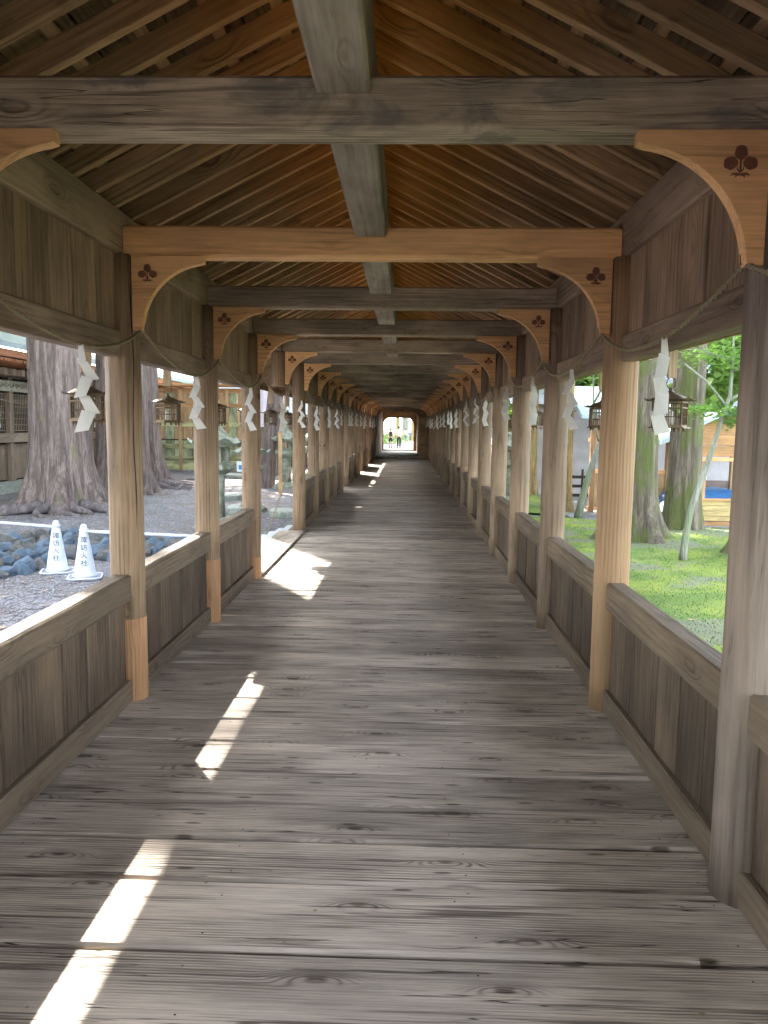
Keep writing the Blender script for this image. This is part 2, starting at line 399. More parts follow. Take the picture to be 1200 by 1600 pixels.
lit = stuff(link('leaf_litter', mesh_from('litter', lv, lf, M_straw))); lit['label'] = 'tiny bits of dry leaf scattered on the planks'; lit['category'] = 'leaf litter'

# ---- sills outside
for sx in (-1, 1):
    board('sill_beam', walk, sx*1.44-.09, sx*1.44+.09, -11.5, Yk(KMAX), -.20, .008, 'Y', W_rail)

# ---- posts
def post_mesh(mat, h, r=.094, seed=0, z0=0, n=22):
    rr = random.Random(seed); vs = []; fs = []; N = 12
    for i in range(N+1):
        z = z0+(h-z0)*i/N
        ra = r*(1+.012*math.sin(i*1.7+seed))
        if z < .04: ra *= .985
        for k in range(n):
            a = 2*math.pi*k/n
            q = ra*(1+.012*noise.noise(Vector((math.cos(a)*1.5+seed*3, math.sin(a)*1.5, z*1.2))))
            vs.append((q*math.cos(a), q*math.sin(a), z))
    for i in range(N):
        for k in range(n): fs.append((i*n+k, i*n+(k+1) % n, (i+1)*n+(k+1) % n, (i+1)*n+k))
    fs += [tuple(range(n-1, -1, -1)), tuple(range(N*n, N*n+n))]
    return mesh_from('post_mesh', vs, fs, mat, True)
postL = [post_mesh(W_postL, 2.44, seed=s) for s in range(4)]
postR = [post_mesh(W_postR, 2.44, seed=s+10) for s in range(4)]
post_short = post_mesh(W_postL, 2.44, seed=3, z0=2.02)
tanp = post_mesh(W_post_tan, 2.44, seed=21); palep = post_mesh(W_post_pale, 2.44, seed=22, r=.097)
M_join = wood('Z', (.20, .15, .11), (.10, .075, .055), .3, 230., .1, .7, .6, .3, .5)
post_objs = {}
for k in range(KMIN, KMAX+1):
    for sx in (-1, 1):
        if sx < 0 and k in (4,): o = link('post', post_short, walk, (sx*1.345, Yk(k), 0)); post_objs[(k, sx)] = o; continue
        me = (postL if sx < 0 else postR)[k % 4]
        if sx > 0 and k == 1: me = tanp
        if sx > 0 and k == 0: me = palep
        o = link('post', me, walk, (sx*1.345, Yk(k), 0), (0, 0, random.uniform(0, 6.28)))
        post_objs[(k, sx)] = o
# new timber spliced in at the foot of two left posts
def splice(k, h):
    r = .0965; n = 14; vs = []; fs = []
    # half shell proud of the post towards the walkway
    for z in (.002, h):
        for i in range(n+1):
            a = -math.pi*.62+math.pi*1.24*i/n
            vs.append((r*math.cos(a), r*math.sin(a), z))
    for i in range(n): fs.append((i, i+1, n+1+i+1, n+1+i))
    fs.append(tuple(range(n, -1, -1))); fs.append(tuple(range(n+1, 2*n+2)))
    fs.append((0, n+1, 2*n+1, n))
    post = post_objs[(k, -1)]
    o = link('splice', mesh_from('splice', vs, fs, W_new, False), walk, (-1.345, Yk(k), 0))
    o['label'] = 'fresh orange timber spliced into the foot of the post'
splice(1, .47); splice(2, .50); splice(3, .22)
# long vertical split in the first left post: thin dark wedge set into the face
mb = MB(); pts = []
for i in range(14):
    z = .95+i*.105; a = R(-38)+.06*math.sin(i*.9); pts.append((math.cos(a)*.0935, math.sin(a)*.0935, z))
mb.tube(pts, [.0005]+[.0022+.0018*abs(math.sin(i*1.3)) for i in range(12)]+[.0005], 4)
link('drying_crack', mb.mesh('crack', M_darkin), walk, (-1.345, Yk(1), 0))

# ---- parapets: one part per bay and side; boards as sub-parts
DETAIL_K = 7
def parapet(k, sx):
    y0, y1 = Yk(k), Yk(k+1)
    zt = .725
    a, b = sorted((sx*1.30, sx*1.40))
    top = board('parapet', walk, a, b, y0, y1, .575, zt, 'Y', W_rail, .010)
    cx, cyy, cz = top.location
    a2, b2 = sorted((sx*1.303, sx*1.36))
    bb = board('base_board', top, a2-cx, b2-cx, y0-cyy, y1-cyy, .003-cz, .130-cz, 'Y', W_rail, .008)
    bx0, bx1 = sorted((sx*1.335, sx*1.36))
    if -2 < k < DETAIL_K:
        rr = random.Random(k*7+sx); yy = y0+.07
        n = rr.choice([6, 7, 7]); w = (S-.14)/n
        for i in range(n):
            dx = rr.uniform(-.003, .003)
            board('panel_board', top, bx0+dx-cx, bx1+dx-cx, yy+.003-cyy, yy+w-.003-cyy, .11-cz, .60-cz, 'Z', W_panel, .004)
            yy += w
    else:
        m = MB(); n = 7; w = (S-.14)/n
        for i in range(n): m.box(bx0-cx, bx1-cx, y0+.07+w*i+.003-cyy, y0+.07+w*(i+1)-.003-cyy, .11-cz, .60-cz, 'Z', .004)
        o = link('panel_boarding', m.mesh('boarding', W_panel), top)
    # dark backing batten outside
    c0, c1 = sorted((sx*1.362, sx*1.385))
    board('backing_board', top, c0-cx, c1-cx, y0+.02-cyy, y1-.02-cyy, .0-cz, .60-cz, 'Y', W_panel, .004)
def frieze(k, sx):
    y0, y1 = Yk(k), Yk(k+1)
    a, b = sorted((sx*1.322, sx*1.41))
    lin = board('frieze', walk, a, b, y0, y1, 1.905, 2.04, 'Y', W_plate, .008)
    cx, cyy, cz = lin.location
    bx0, bx1 = sorted((sx*1.345, sx*1.37))
    if -2 < k < DETAIL_K:
        rr = random.Random(k*9+sx); n = rr.choice([6, 7]); w = (S-.16)/n; yy = y0+.08
        for i in range(n):
            dx = rr.uniform(-.004, .004)
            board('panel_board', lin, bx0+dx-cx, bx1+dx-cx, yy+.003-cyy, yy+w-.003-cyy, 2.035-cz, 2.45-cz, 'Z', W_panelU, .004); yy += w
    else:
        m = MB(); n = 7; w = (S-.14)/n
        for i in range(n): m.box(bx0-cx, bx1-cx, y0+.07+w*i+.003-cyy, y0+.07+w*(i+1)-.003-cyy, 2.035-cz, 2.45-cz, 'Z', .004)
        link('panel_boarding', m.mesh('boarding', W_panelU), lin)
    c0, c1 = sorted((sx*1.376, sx*1.40))
    board('backing_board', lin, c0-cx, c1-cx, y0+.02-cyy, y1-.02-cyy, 2.03-cz, 2.46-cz, 'Y', W_panelU, .004)
for k in range(KMIN, KMAX):
    for sx in (-1, 1):
        if not (sx < 0 and k in OPEN_L): parapet(k, sx); frieze(k, sx)
        a, b = sorted((sx*INX, sx*1.46))
        board('wall_plate', walk, a, b, Yk(k), Yk(k+1), 2.442, 2.665, 'Y', W_plate, .010)
# ends of the parapet next to the openings
for k in (9,):
    board('end_board', walk, -1.40, -1.28, Yk(k)+.095, Yk(k)+.13, .0, .80, 'Z', W_panel)

# ---- beams, brackets, crests
def bracket_mesh(sx):
    n = 16; out = [(0, 0), (.385, 0), (.385, -.035)]
    cx, cz, r = .405, -.395, .355
    a0 = math.atan2(-.05-cz, .36-cx); a1 = math.atan2(-.375-cz, .052-cx)
    a0 = R(97); a1 = R(176)
    for i in range(n+1):
        a = a0+(a1-a0)*i/n; out.append((cx+r*math.cos(a), cz+r*math.sin(a)))
    out += [(.045, -.385), (0, -.385)]
    out = [(-sx*x, z) for x, z in out] if sx > 0 else [(x, z) for x, z in out]
    m = prism(out, -.024, .024)
    return mesh_from('bracket', m.v, m.f, W_newX)
def crest_mesh():
    vs = []; fs = []
    def poly(pts):
        b = len(vs); n = len(pts)
        for x, z in pts: vs.append((x, 0, z))
        for x, z in pts: vs.append((x, -.0025, z))
        fs.append(tuple(range(b+2*n-1, b+n-1, -1)));
        for i in range(n): fs.append((b+i, b+n+i, b+n+(i+1) % n, b+(i+1) % n))
    def leaf(cx, cz, rx, rz, ang):
        pts = []
        for i in range(30):
            a = 2*math.pi*i/30; q = 1+.09*abs(math.sin(a*2.5))-.05
            x, z = rx*q*math.sin(a), rz*q*math.cos(a)
            c, s = math.cos(ang), math.sin(ang); pts.append((cx+x*c-z*s, cz+x*s+z*c))
        poly(pts)
    leaf(0, .030, .0165, .0185, 0); leaf(-.026, .003, .0185, .0165, R(12)); leaf(.026, .003, .0185, .0165, R(-12))
    poly([(-.0028, -.022), (.0028, -.022), (.0022, .014), (-.0022, .014)])
    for s in (-1, 1):
        pts = [(0, -.024), (s*.010, -.021), (s*.020, -.022), (s*.026, -.029), (s*.019, -.027), (s*.012, -.027), (s*.013, -.034), (s*.007, -.029), (0, -.028)]
        poly(pts if s < 0 else pts[::-1])
        pts = [(s*.0075, -.004), (s*.0095, -.013), (s*.002, -.021), (s*.001, -.019), (s*.006, -.012)]
        poly(pts)
    me = mesh_from('crest', [(x*1.12, y, z*1.12) for x, y, z in vs], fs, M_crest); return me
BR = {-1: bracket_mesh(-1), 1: bracket_mesh(1)}; CR = crest_mesh()
nail = lathe([(.004, 0), (.004, .002)], 8)
for k in range(KMIN, KMAX+1):
    mat = {0: W_beam_old, 1: W_newX}.get(k, W_beam)
    b = board('crossbeam', walk, -1.305, 1.305, Yk(k)-.065, Yk(k)+.065, 2.43, 2.588, 'X', mat, .012)
    if k == 0: b['label'] = 'weathered grey crossbeam with worm holes and stains'
    if k == 1: b['label'] = 'fresh orange cedar crossbeam'
    for sx in (-1, 1):
        o = link('bracket', BR[sx], walk, (sx*1.262, Yk(k)-.045, 2.4305))
        link('crest', CR, o, (-sx*.085, -.0245, -.098))

# ---- king purlin under the ridge
for k in range(KMIN, KMAX):
    board('ridge_purlin', walk, -.082, .082, Yk(k), Yk(k+1), 2.533, 2.80, 'Y', W_purlin, .008)
m = MB()
for k in range(KMIN, KMAX+1): m.box(-.05, .05, Yk(k)-.05, Yk(k)+.05, 2.80, 3.24, 'Z')
W_kp = wood('Z', (.34, .21, .10), (.2, .12, .055), .3, 200., .1)
stuff(link('ridge_struts', m.mesh('struts', W_kp), walk))
board('ridge_board', walk, -.02, .02, -11.5, Yk(KMAX)+.6, 3.10, 3.30, 'Y', W_rafter)

# ---- roof
PITCH = math.atan(.5); ca, sa = math.cos(PITCH), math.sin(PITCH)
EAVE = 2.24
roof = link('roof', None, walk)
RB0 = 2.665+INX*.5                      # underside of rafters at x = 0
def slope_z(x, up=0): return RB0-abs(x)*.5+up/ca
# outer covering
mb = MB()
for sx in (-1, 1):
    x1 = sx*(EAVE+.05)
    for (u0, u1) in ((.155, .235),):
        vs = [(0, -12, slope_z(0, u0)), (x1, -12, slope_z(x1, u0)), (x1, -12, slope_z(x1, u1)), (0, -12, slope_z(0, u1))]
        vs += [(x, Yk(KMAX)+.8, z) for x, _, z in vs]
        mb.add(vs, [(0, 1, 2, 3), (7, 6, 5, 4), (0, 4, 5, 1), (1, 5, 6, 2), (2, 6, 7, 3), (3, 7, 4, 0)])
M_roofskin = simple('roof_bark_shingle', (.17, .14, .11), .9, 0, .3, 12, .6)
link('roof_cover', mb.mesh('cover', M_roofskin), roof)
raf_len = (EAVE-.02)/ca
RA_W, RA_H = .042, .088
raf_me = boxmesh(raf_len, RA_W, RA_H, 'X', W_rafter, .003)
far_m = MB()
RSP = S/7
nr = int((Yk(KMAX)+.6+11.5)/RSP)
for i in range(nr):
    y = Yk(0)+RSP*.5+RSP*(i-int((Yk(0)+11.5)/RSP))
    jj = random.uniform(-.006, .006)
    for sx in (-1, 1):
        xm = sx*(.02+EAVE)/2; zm = slope_z(xm, RA_H/2)
        if -2.5 < y < Yk(10):
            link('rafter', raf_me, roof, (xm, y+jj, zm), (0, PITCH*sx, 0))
        else:
            geo, f = box_geo(-raf_len/2, raf_len/2, -RA_W/2, RA_W/2, -RA_H/2, RA_H/2, 'X', .003)
            mat = Matrix.Translation((xm, y, zm)) @ Matrix.Rotation(PITCH*sx, 4, 'Y')
            far_m.add([mat @ Vector(v) for v in geo], f)
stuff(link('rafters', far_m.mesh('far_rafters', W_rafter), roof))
for sx in (-1, 1):
    # battens run along the roof on top of the rafters
    L = Yk(KMAX)+.6+11.8; yc = (Yk(KMAX)+.6-11.8)/2
    nb = 10
    for i in range(nb):
        x = sx*(.12+i*(EAVE-.14)/(nb-1))
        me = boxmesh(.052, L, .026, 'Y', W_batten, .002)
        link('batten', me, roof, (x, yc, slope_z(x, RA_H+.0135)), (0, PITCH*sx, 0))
    nb = 9; dxx = EAVE/nb
    for i in range(nb):
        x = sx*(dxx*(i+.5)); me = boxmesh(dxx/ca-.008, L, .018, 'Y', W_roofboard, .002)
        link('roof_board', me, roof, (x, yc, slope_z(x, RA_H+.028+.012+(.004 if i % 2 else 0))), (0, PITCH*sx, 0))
    xe = sx*(EAVE+.02)
    o = board('eave_board', roof, min(xe, xe+sx*.03), max(xe, xe+sx*.03), -11.8, Yk(KMAX)+.6, slope_z(xe, -.035), slope_z(xe, .15), 'Y', W_rafter)

# ---- iron hooks for the ropes
hk = MB(); hk.tube([(0, 0, 0), (-.045, -.0, 0), (-.045, 0, .03)], .003, 6)
for sx in (-1, 1):
    pass
hook_me = MB(); hook_me.tube([(0, 0, 0), (.05, 0, 0), (.052, 0, .028)], .0035, 6); hook_me = hook_me.mesh('hook', M_iron)
for k in range(KMIN, 12):
    for sx in (-1, 1):
        link('hook', hook_me, walk, (sx*1.262, Yk(k)-.03, 2.055), (0, 0, 0 if sx < 0 else math.pi))

# ================================================================== ROPES AND STREAMERS
def rope_path(k, sx, n=36):
    pts = []; rr = random.Random(k*3+sx*11+50); sag = rr.uniform(.14, .18)+(.02 if sx < 0 else 0)
    for i in range(n):
        t = i/n; pts.append(Vector((sx*(1.225-.03*math.sin(math.pi*t)), Yk(k)+S*t-.03, 2.055-sag*(1-(2*t-1)**2))))
    return pts
for sx, lab in ((-1, 'twisted straw rope looping along the left row of posts'), (1, 'twisted straw rope looping along the right row of posts')):
    path = []
    for k in range(-2, KMAX): path += rope_path(k, sx, 36 if k < 6 else 14)
    path.append(Vector((sx*1.225, Yk(KMAX)-.03, 2.055)))
    mb = MB()
    # resample finely near the camera for the twist
    fine = []
    for a, b in zip(path, path[1:]):
        d = (b-a).length; n = max(1, int(d/.014)) if a.y < 8 else 1
        for i in range(n): fine.append(a.lerp(b, i/n))
    acc = 0
    for ph in (0, math.pi):
        pts = []; rad = []; acc = 0
        for i, p in enumerate(fine):
            if i: acc += (p-fine[i-1]).length
            a = acc*90+ph; off = .0048*(1+.25*noise.noise(p*9)) if p.y < 8 else .003
            pts.append(p+Vector((math.cos(a)*off, 0, math.sin(a)*off))); rad.append((.0060+.0013*noise.noise(p*40+Vector((ph, 0, 0)))))
        mb.tube(pts, rad, 5)
    o = link('straw_rope', mb.mesh('rope', M_straw, True)); o['label'] = lab; o['category'] = 'rope'; o['group'] = 'straw ropes along the walkway'

def shide_mesh(seed, ln=.36):
    rr = random.Random(seed); vs = []; fs = []
    def quad(p):     # p = four (x,z) ; y per corner
        b = len(vs); th = .0012
        for x, yy, z in p: vs.append((x, yy, z))
        for x, yy, z in p: vs.append((x, yy+th, z))
        fs.extend([(b, b+1, b+2, b+3), (b+7, b+6, b+5, b+4)]+[(b+i, b+4+i, b+4+(i+1) % 4, b+(i+1) % 4) for i in range(4)])
    w = .032; s = ln/.36
    quad([(-.012, 0, 0), (.012, 0, 0), (.022, .0, -.07*s), (-.012, 0, -.085*s)])
    x = .004; z = -.072*s; d = rr.choice((-1, 1)); yy = 0
    for i in range(4):
        h = .098*s; sh = .030*d; y1 = yy+.022*d+rr.uniform(-.01, .01)
        quad([(x-w*.75, yy+.001*i, z+.012), (x+w*.75, yy+.001*i, z-.004), (x+w+sh, y1, z-h*.80), (x-w*.6+sh, y1, z-h*.92)])
        x += sh*.9-d*.006; z -= h*.78; d = -d; w = min(w+.003, .045)
    return mesh_from('shide', vs, fs, M_paper)
SH = [shide_mesh(s) for s in range(6)]
ordn = ['nearest', 'second', 'third', 'fourth', 'fifth', 'sixth', 'seventh', 'eighth', 'ninth', 'tenth', 'eleventh', 'twelfth', 'thirteenth', 'fourteenth', 'fifteenth', 'sixteenth', 'seventeenth', 'eighteenth', 'nineteenth', 'twentieth', 'last']
for sx in (-1, 1):
    side = 'left' if sx < 0 else 'right'
    for k in range(0, KMAX):
        p = rope_path(k, sx, 36)[19]
        idx = [18, 20, 21, 20, 19, 20][k] if sx < 0 and k < 6 else [13, 12, 7, 5, 9, 6][k] if k < 6 else random.Random(k*5+sx).randint(5, 24)
        p = rope_path(k, sx, 36)[idx]
        if sx < 0 and k == 0: lab = 'largest white zigzag paper streamer on the left rope, in front of a bronze lantern'
        elif sx > 0 and k == 0: lab = 'largest white zigzag paper streamer on the right rope, beside a bronze lantern'
        else: lab = 'white zigzag paper streamer, the %s from the near end of the %s rope' % (ordn[k], side)
        o = thing('paper_streamer', lab, 'paper streamer', p+Vector((0, 0, -.002)), random.Random(k*13+sx).uniform(-1.0, 1.0) if k else (-.1 if sx < 0 else .2), 'white paper streamers on the ropes', SH[(k*2+(sx > 0)) % 6])
        o.scale = (1.0, 1, random.Random(k+sx*40).uniform(.86, 1.08))

# ================================================================== HANGING BRONZE LANTERNS
def hexpts(r, z, off=R(30)): return [(r*math.cos(off+i*math.pi/3), r*math.sin(off+i*math.pi/3), z) for i in range(6)]
def build_lantern(loc, label):
    t = thing('hanging_lantern', label, 'lantern', loc, R(12), 'bronze lanterns hanging under the eaves')
    r = .112; H0, H1 = 0, .165
    # frame : six corner bars, bottom and top rings and panel muntins
    m = MB()
    for z, h in ((0, .014), (.118, .008), (.152, .012)):
        P = hexpts(r, z); Q = hexpts(r-.012, z)
        vs = P+Q+[(x, y, z+h) for x, y, z in P]+[(x, y, z+h) for x, y, z in Q]
        for i in range(6):
            j = (i+1) % 6
            m.add([vs[i], vs[j], vs[12+j], vs[12+i], vs[6+i], vs[6+j], vs[18+j], vs[18+i]], [(0, 1, 2, 3), (7, 6, 5, 4), (3, 2, 6, 7), (4, 5, 1, 0)])
    for p in hexpts(r-.004, 0): m.tube([p, (p[0], p[1], H1)], .006, 5)
    link('frame', m.mesh('lantern_frame', M_bronze), t)
    m = MB(); P = hexpts(r-.007, 0)
    for i in range(6):
        a = Vector(P[i]); b = Vector(P[(i+1) % 6])
        for q in range(1, 7):
            c = a.lerp(b, q/7); m.tube([c+Vector((0, 0, .01)), c+Vector((0, 0, .158))], .0028, 4)
        for z in (.065,): m.tube([a+Vector((0, 0, z)), b+Vector((0, 0, z))], .003, 4)
    link('lattice', m.mesh('lantern_lattice', M_bronze), t)
    link('candle_glass', lathe([(.028, .012), (.03, .05), (.024, .10)], 12).mesh('candle', M_glass, True), t)
    # base with small feet
    m = MB(); P = hexpts(r+.022, -.008); Q = hexpts(r+.018, .0)
    m.add(P+Q, [tuple(range(5, -1, -1)), tuple(range(6, 12))]+[(i, (i+1) % 6, 6+(i+1) % 6, 6+i) for i in range(6)])
    for p in hexpts(r-.02, 0): m.tube([(p[0], p[1], -.006), (p[0]*1.05, p[1]*1.05, -.032)], [.011, .006], 6)
    link('base_plate', m.mesh('lantern_base', M_bronze), t)
    # roof with turned-up eaves
    m = MB(); rings = [(.165, .172), (.150, .168), (.128, .176), (.085, .198), (.04, .215), (.014, .221)]
    vs = []; n = 24
    for j, (rr_, z) in enumerate(rings):
        for i in range(n):
            a = R(30)+2*math.pi*i/n; cornr = abs(math.cos(3*(a-R(30)))); up = .014*cornr**4 if j == 0 else 0
            rad = rr_*(.90+.10*cornr**2); vs.append((rad*math.cos(a), rad*math.sin(a), z+up))
    k0 = len(vs)
    for i in range(n): x, y, z = vs[i]; vs.append((x*.97, y*.97, z-.005))
    for i in range(n): a = R(30)+2*math.pi*i/n; vs.append((.10*math.cos(a), .10*math.sin(a), .172))
    fs = []
    for j in range(len(rings)-1):
        for i in range(n): fs.append((j*n+i, j*n+(i+1) % n, (j+1)*n+(i+1) % n, (j+1)*n+i))
    for i in range(n): fs.append((k0+i, k0+(i+1) % n, (i+1) % n, i)); fs.append((k0+n+i, k0+n+(i+1) % n, k0+(i+1) % n, k0+i))
    fs.append(tuple(range(5*n, 6*n)))
    m.add(vs, fs); link('roof', m.mesh('lantern_roof', M_bronze), t)
    m = MB(); lathe([(.022, .22), (.024, .226), (.012, .233), (.012, .24), (.016, .246), (.008, .252)], 10, m)
    link('finial', m.mesh('lantern_finial', M_bronze, True), t)
    m = MB(); m.tube([(.036*math.cos(a), 0, .282+.036*math.sin(a)) for a in [2*math.pi*i/20 for i in range(21)]], .0038, 6)
    link('ring', m.mesh('lantern_ring', M_bronze, True), t)
    top = 2.50-loc[2]
    hz = slope_z(loc[0])-loc[2]
    link('hanger', mesh_from('hanger', *box_geo(-.035, .035, -.008, .008, .315, hz+.03, 'Z', .002), W_hanger), t)
    return t
def copy_tree(o, parent=None):
    c = o.copy(); C.objects.link(c)
    if parent is not None: c.parent = parent
    for ch in list(o.children): copy_tree(ch, c)
    return c
proto = None
lord = ['', 'nearest', 'second', 'third', 'fourth', 'fifth', 'sixth', 'seventh', 'eighth', 'ninth', 'tenth', 'eleventh', 'twelfth', 'thirteenth']
for sx in (-1, 1):
    side = 'left' if sx < 0 else 'right'
    for k in range(0, 12):
        if k == 0: continue
        lab = 'hexagonal bronze lantern hanging outside, the %s one seen on the %s side' % (lord[k], side)
        loc = Vector((sx*1.91, Yk(k)+S/2, 1.57))
        if proto is None: proto = build_lantern(loc, lab); continue
        c = copy_tree(proto); c.location = loc; c['label'] = lab; c.rotation_euler.z = R(12)+random.uniform(-.3, .3)

# ================================================================== GROUND
GL = -.45
def grid(x0, x1, y0, y1, nx, ny, fz):
    vs = []; fs = []
    for j in range(ny+1):
        for i in range(nx+1):
            x = x0+(x1-x0)*i/nx; y = y0+(y1-y0)*j/ny; vs.append((x, y, fz(x, y)))
    for j in range(ny):
        for i in range(nx): a = j*(nx+1)+i; fs.append((a, a+1, a+nx+2, a+nx+1))
    return vs, fs
structure(link('ground', mesh_from('ground', *grid(-400, 400, -300, 500, 2, 2, lambda x, y: GL-.02), M_gravel)))
def gz(x, y): return GL+.03*noise.noise(Vector((x*.35, y*.35, 0)))+.012*noise.noise(Vector((x*1.7, y*1.7, 3)))
structure(link('courtyard', mesh_from('courtyard', *grid(-22, -1.5, 0, 60, 120, 300, gz), M_gravel, True)))
def mz(x, y):
    e = min(1, max(0, (x-1.5)/.8))
    d = 17.2-.25*(x-4.4)+.6*math.sin(x*.7)
    f = min(1, max(0, (d-y)/1.2))
    return GL-.01+(.11+.05*noise.noise(Vector((x*.4, y*.4, 5)))+.02*noise.noise(Vector((x*1.9, y*1.9, 8))))*f*(.5+.5*e)
structure(link('moss_lawn', mesh_from('moss_lawn', *grid(1.5, 14, -2, 20.5, 110, 180, mz), M_moss, True)))
structure(link('moss_bank', mesh_from('moss_bank', *grid(1.52, 3.95, 17.5, 36, 20, 120, lambda x, y: GL+.07+.05*noise.noise(Vector((x*.6, y*.5, 2)))), M_moss, True)))
structure(link('path', mesh_from('path', *grid(1.5, 30, 16, 26, 2, 2, lambda x, y: GL+.0), M_paving)))
structure(link('plaza', mesh_from('plaza', [(-8, 50.2, -.12), (12, 50.2, -.12), (14, 110, -.12), (-10, 110, -.12), (-8, 50.2, -.5), (12, 50.2, -.5)], [(0, 1, 2, 3), (4, 5, 1, 0)], M_paving)))
# moss blades and pebbles: uncountable stuff
def blades(n, area, fz, mat, name, hmin, hmax, wid):
    vs = []; fs = []
    x = rng.uniform(area[0], area[1], n); t = rng.random(n)**1.6; y = area[2]+(area[3]-area[2])*t
    a = rng.uniform(0, 2*math.pi, n); h = rng.uniform(hmin, hmax, n)
    for i in range(n):
        z = fz(x[i], y[i])-.003; dx = math.cos(a[i])*wid; dy = math.sin(a[i])*wid
        b = len(vs); vs += [(x[i]-dx, y[i]-dy, z), (x[i]+dx, y[i]+dy, z), (x[i]+dy*1.5, y[i]-dx*1.5, z+h[i])]; fs.append((b, b+1, b+2))
    return stuff(link(name, mesh_from(name, vs, fs, mat)))
g = blades(60000, (1.7, 9, 4, 17), mz, M_moss, 'moss_tufts', .008, .03, .006); g['label'] = 'short green moss and grass blades on the lawn'; g['category'] = 'moss'
M_peb = simple('pebble', (.34, .33, .36), .8, 0, .5, 60, .2, col2=(.10, .095, .10))
vs = []; fs = []
ico = [(0, 0, 1), (.89, 0, .45), (.28, .85, .45), (-.72, .53, .45), (-.72, -.53, .45), (.28, -.85, .45)]
for i in range(36000):
    x = -1.7-6.5*random.random(); y = 3.5+14*random.random()**1.3; s = random.uniform(.007, .02)*(1 if y < 7 else 1.9); z = gz(x, y)-.004
    a = random.random()*6.28; c_, s_ = math.cos(a), math.sin(a); b = len(vs)
    sq = random.uniform(.4, .8)
    for (u, v, w) in ico: vs.append((x+s*(u*c_-v*s_), y+s*(u*s_+v*c_), z+s*w*sq))
    fs += [(b, b+1, b+2), (b, b+2, b+3), (b, b+3, b+4), (b, b+4, b+5), (b, b+5, b+1)]
g = stuff(link('gravel', mesh_from('gravel', vs, fs, M_peb))); g['label'] = 'loose grey gravel scattered over the courtyard'; g['category'] = 'gravel'

V = []; F = []; lr = random.Random(21)
for i in range(2600):
    x = -1.8-9*lr.random(); y = 5+22*lr.random(); z = gz(x, y)+.012; q = lr.uniform(.015, .045); a = lr.random()*6.28; b = len(V)
    for j in range(4): V.append((x+q*math.cos(a+j*1.571)*(1.6 if j % 2 else .6), y+q*math.sin(a+j*1.571)*(1.6 if j % 2 else .6), z+lr.uniform(0, .015)))
    F.append((b, b+1, b+2, b+3))
M_dryleaf = simple('dry_leaf', (.30, .19, .11), .9, 0, .5, 40, .1, col2=(.42, .36, .28))
g = stuff(link('fallen_leaves', mesh_from('fallen_leaves', V, F, M_dryleaf))); g['label'] = 'dry brown leaves and twigs lying on the gravel'; g['category'] = 'leaves'
V = []; F = []
for i in range(500):
    x = 1.9+7*lr.random(); y = 4+13*lr.random(); z = mz(x, y)+.02; q = lr.uniform(.012, .035); a = lr.random()*6.28; b = len(V)
    for j in range(4): V.append((x+q*math.cos(a+j*1.571)*(1.6 if j % 2 else .6), y+q*math.sin(a+j*1.571)*(1.6 if j % 2 else .6), z+lr.uniform(0, .015)))
    F.append((b, b+1, b+2, b+3))
g = stuff(link('fallen_leaves', mesh_from('lawn_leaves', V, F, M_dryleaf))); g['label'] = 'scattered brown leaves on the moss lawn'; g['category'] = 'leaves'

# ================================================================== TREES
def trunk_mesh(r0, h, flare, lobes, seed, mat, bend=None, n=96, m=34, r1=None):
    vs = []; fs = []
    for j in range(m+1):
        t = j/m; z = h*t**1.8
        for k in range(n):
            a = 2*math.pi*k/n
            lob = .5+.5*math.cos(a*lobes+seed*1.3+.6*math.sin(a*2+seed)); lob = lob**1.5
            fl = flare*math.exp(-z/(.35+r0*.35))*(.35+.95*lob)
            r = r0*(1+fl)*(1-.35*z/h)
            r *= 1+.035*noise.noise(Vector((math.cos(a)*9+seed, math.sin(a)*9, z*.5)))+.014*noise.noise(Vector((math.cos(a)*24+seed, math.sin(a)*24, z*1.1)))
            r *= 1+.045*noise.noise(Vector((math.cos(a)*3.2+seed, math.sin(a)*3.2, z*.35)))+.02*math.sin(a*17+z*.4+seed)
            bx = bend(z) if bend else (0, 0)
            vs.append((r*math.cos(a)+bx[0], r*math.sin(a)+bx[1], z-.12))
    for j in range(m):
        for k in range(n): fs.append((j*n+k, j*n+(k+1) % n, (j+1)*n+(k+1) % n, (j+1)*n+k))
    fs.append(tuple(range(m*n, m*n+n)))
    return mesh_from('trunk', vs, fs, mat, True)
def leaf_cloud(n, rx, rz, seed, size, mat, cone=False, clumps=60):
    r = np.random.default_rng(seed); cs = []
    for i in range(clumps):
        t = r.random(); a = r.random()*6.283
        if cone: z = rz*t; q = rx*(1-t*.8)*(.35+.65*r.random())
        else:
            v = r.normal(size=3); v /= np.linalg.norm(v); q0 = r.random()**.45; z = rz*.5+v[2]*q0*rz*.5; q = math.hypot(v[0], v[1])*q0*rx
        cs.append((q*math.cos(a), q*math.sin(a), z, .18*rx+.14*rx*r.random()))
    cs = np.array(cs); idx = r.integers(0, clumps, n)
    d = r.normal(size=(n, 3))*.5; d[:, 2] *= .55
    p = cs[idx, :3]+d*cs[idx, 3:4]
    u = r.normal(size=(n, 3)); u[:, 2] *= .5; u /= np.linalg.norm(u, axis=1)[:, None]
    w = np.cross(u, r.normal(size=(n, 3))); w /= np.linalg.norm(w, axis=1)[:, None]
    s = size*(.5+r.random((n, 1)))
    V = np.stack([p-u*s*.5, p+w*s*.35, p+u*s*.5, p-w*s*.35], 1).reshape(-1, 3)
    me = bpy.data.meshes.new('foliage'); me.from_pydata(V.tolist(), [], [(4*i, 4*i+1, 4*i+2, 4*i+3) for i in range(n)]); me.materials.append(mat); return me
crownA = leaf_cloud(9000, 3.4, 13, 1, .30, M_leaf_cedar, True, 90)
crownB = leaf_cloud(9000, 3.0, 11, 2, .30, M_leaf_cedar, True, 80)
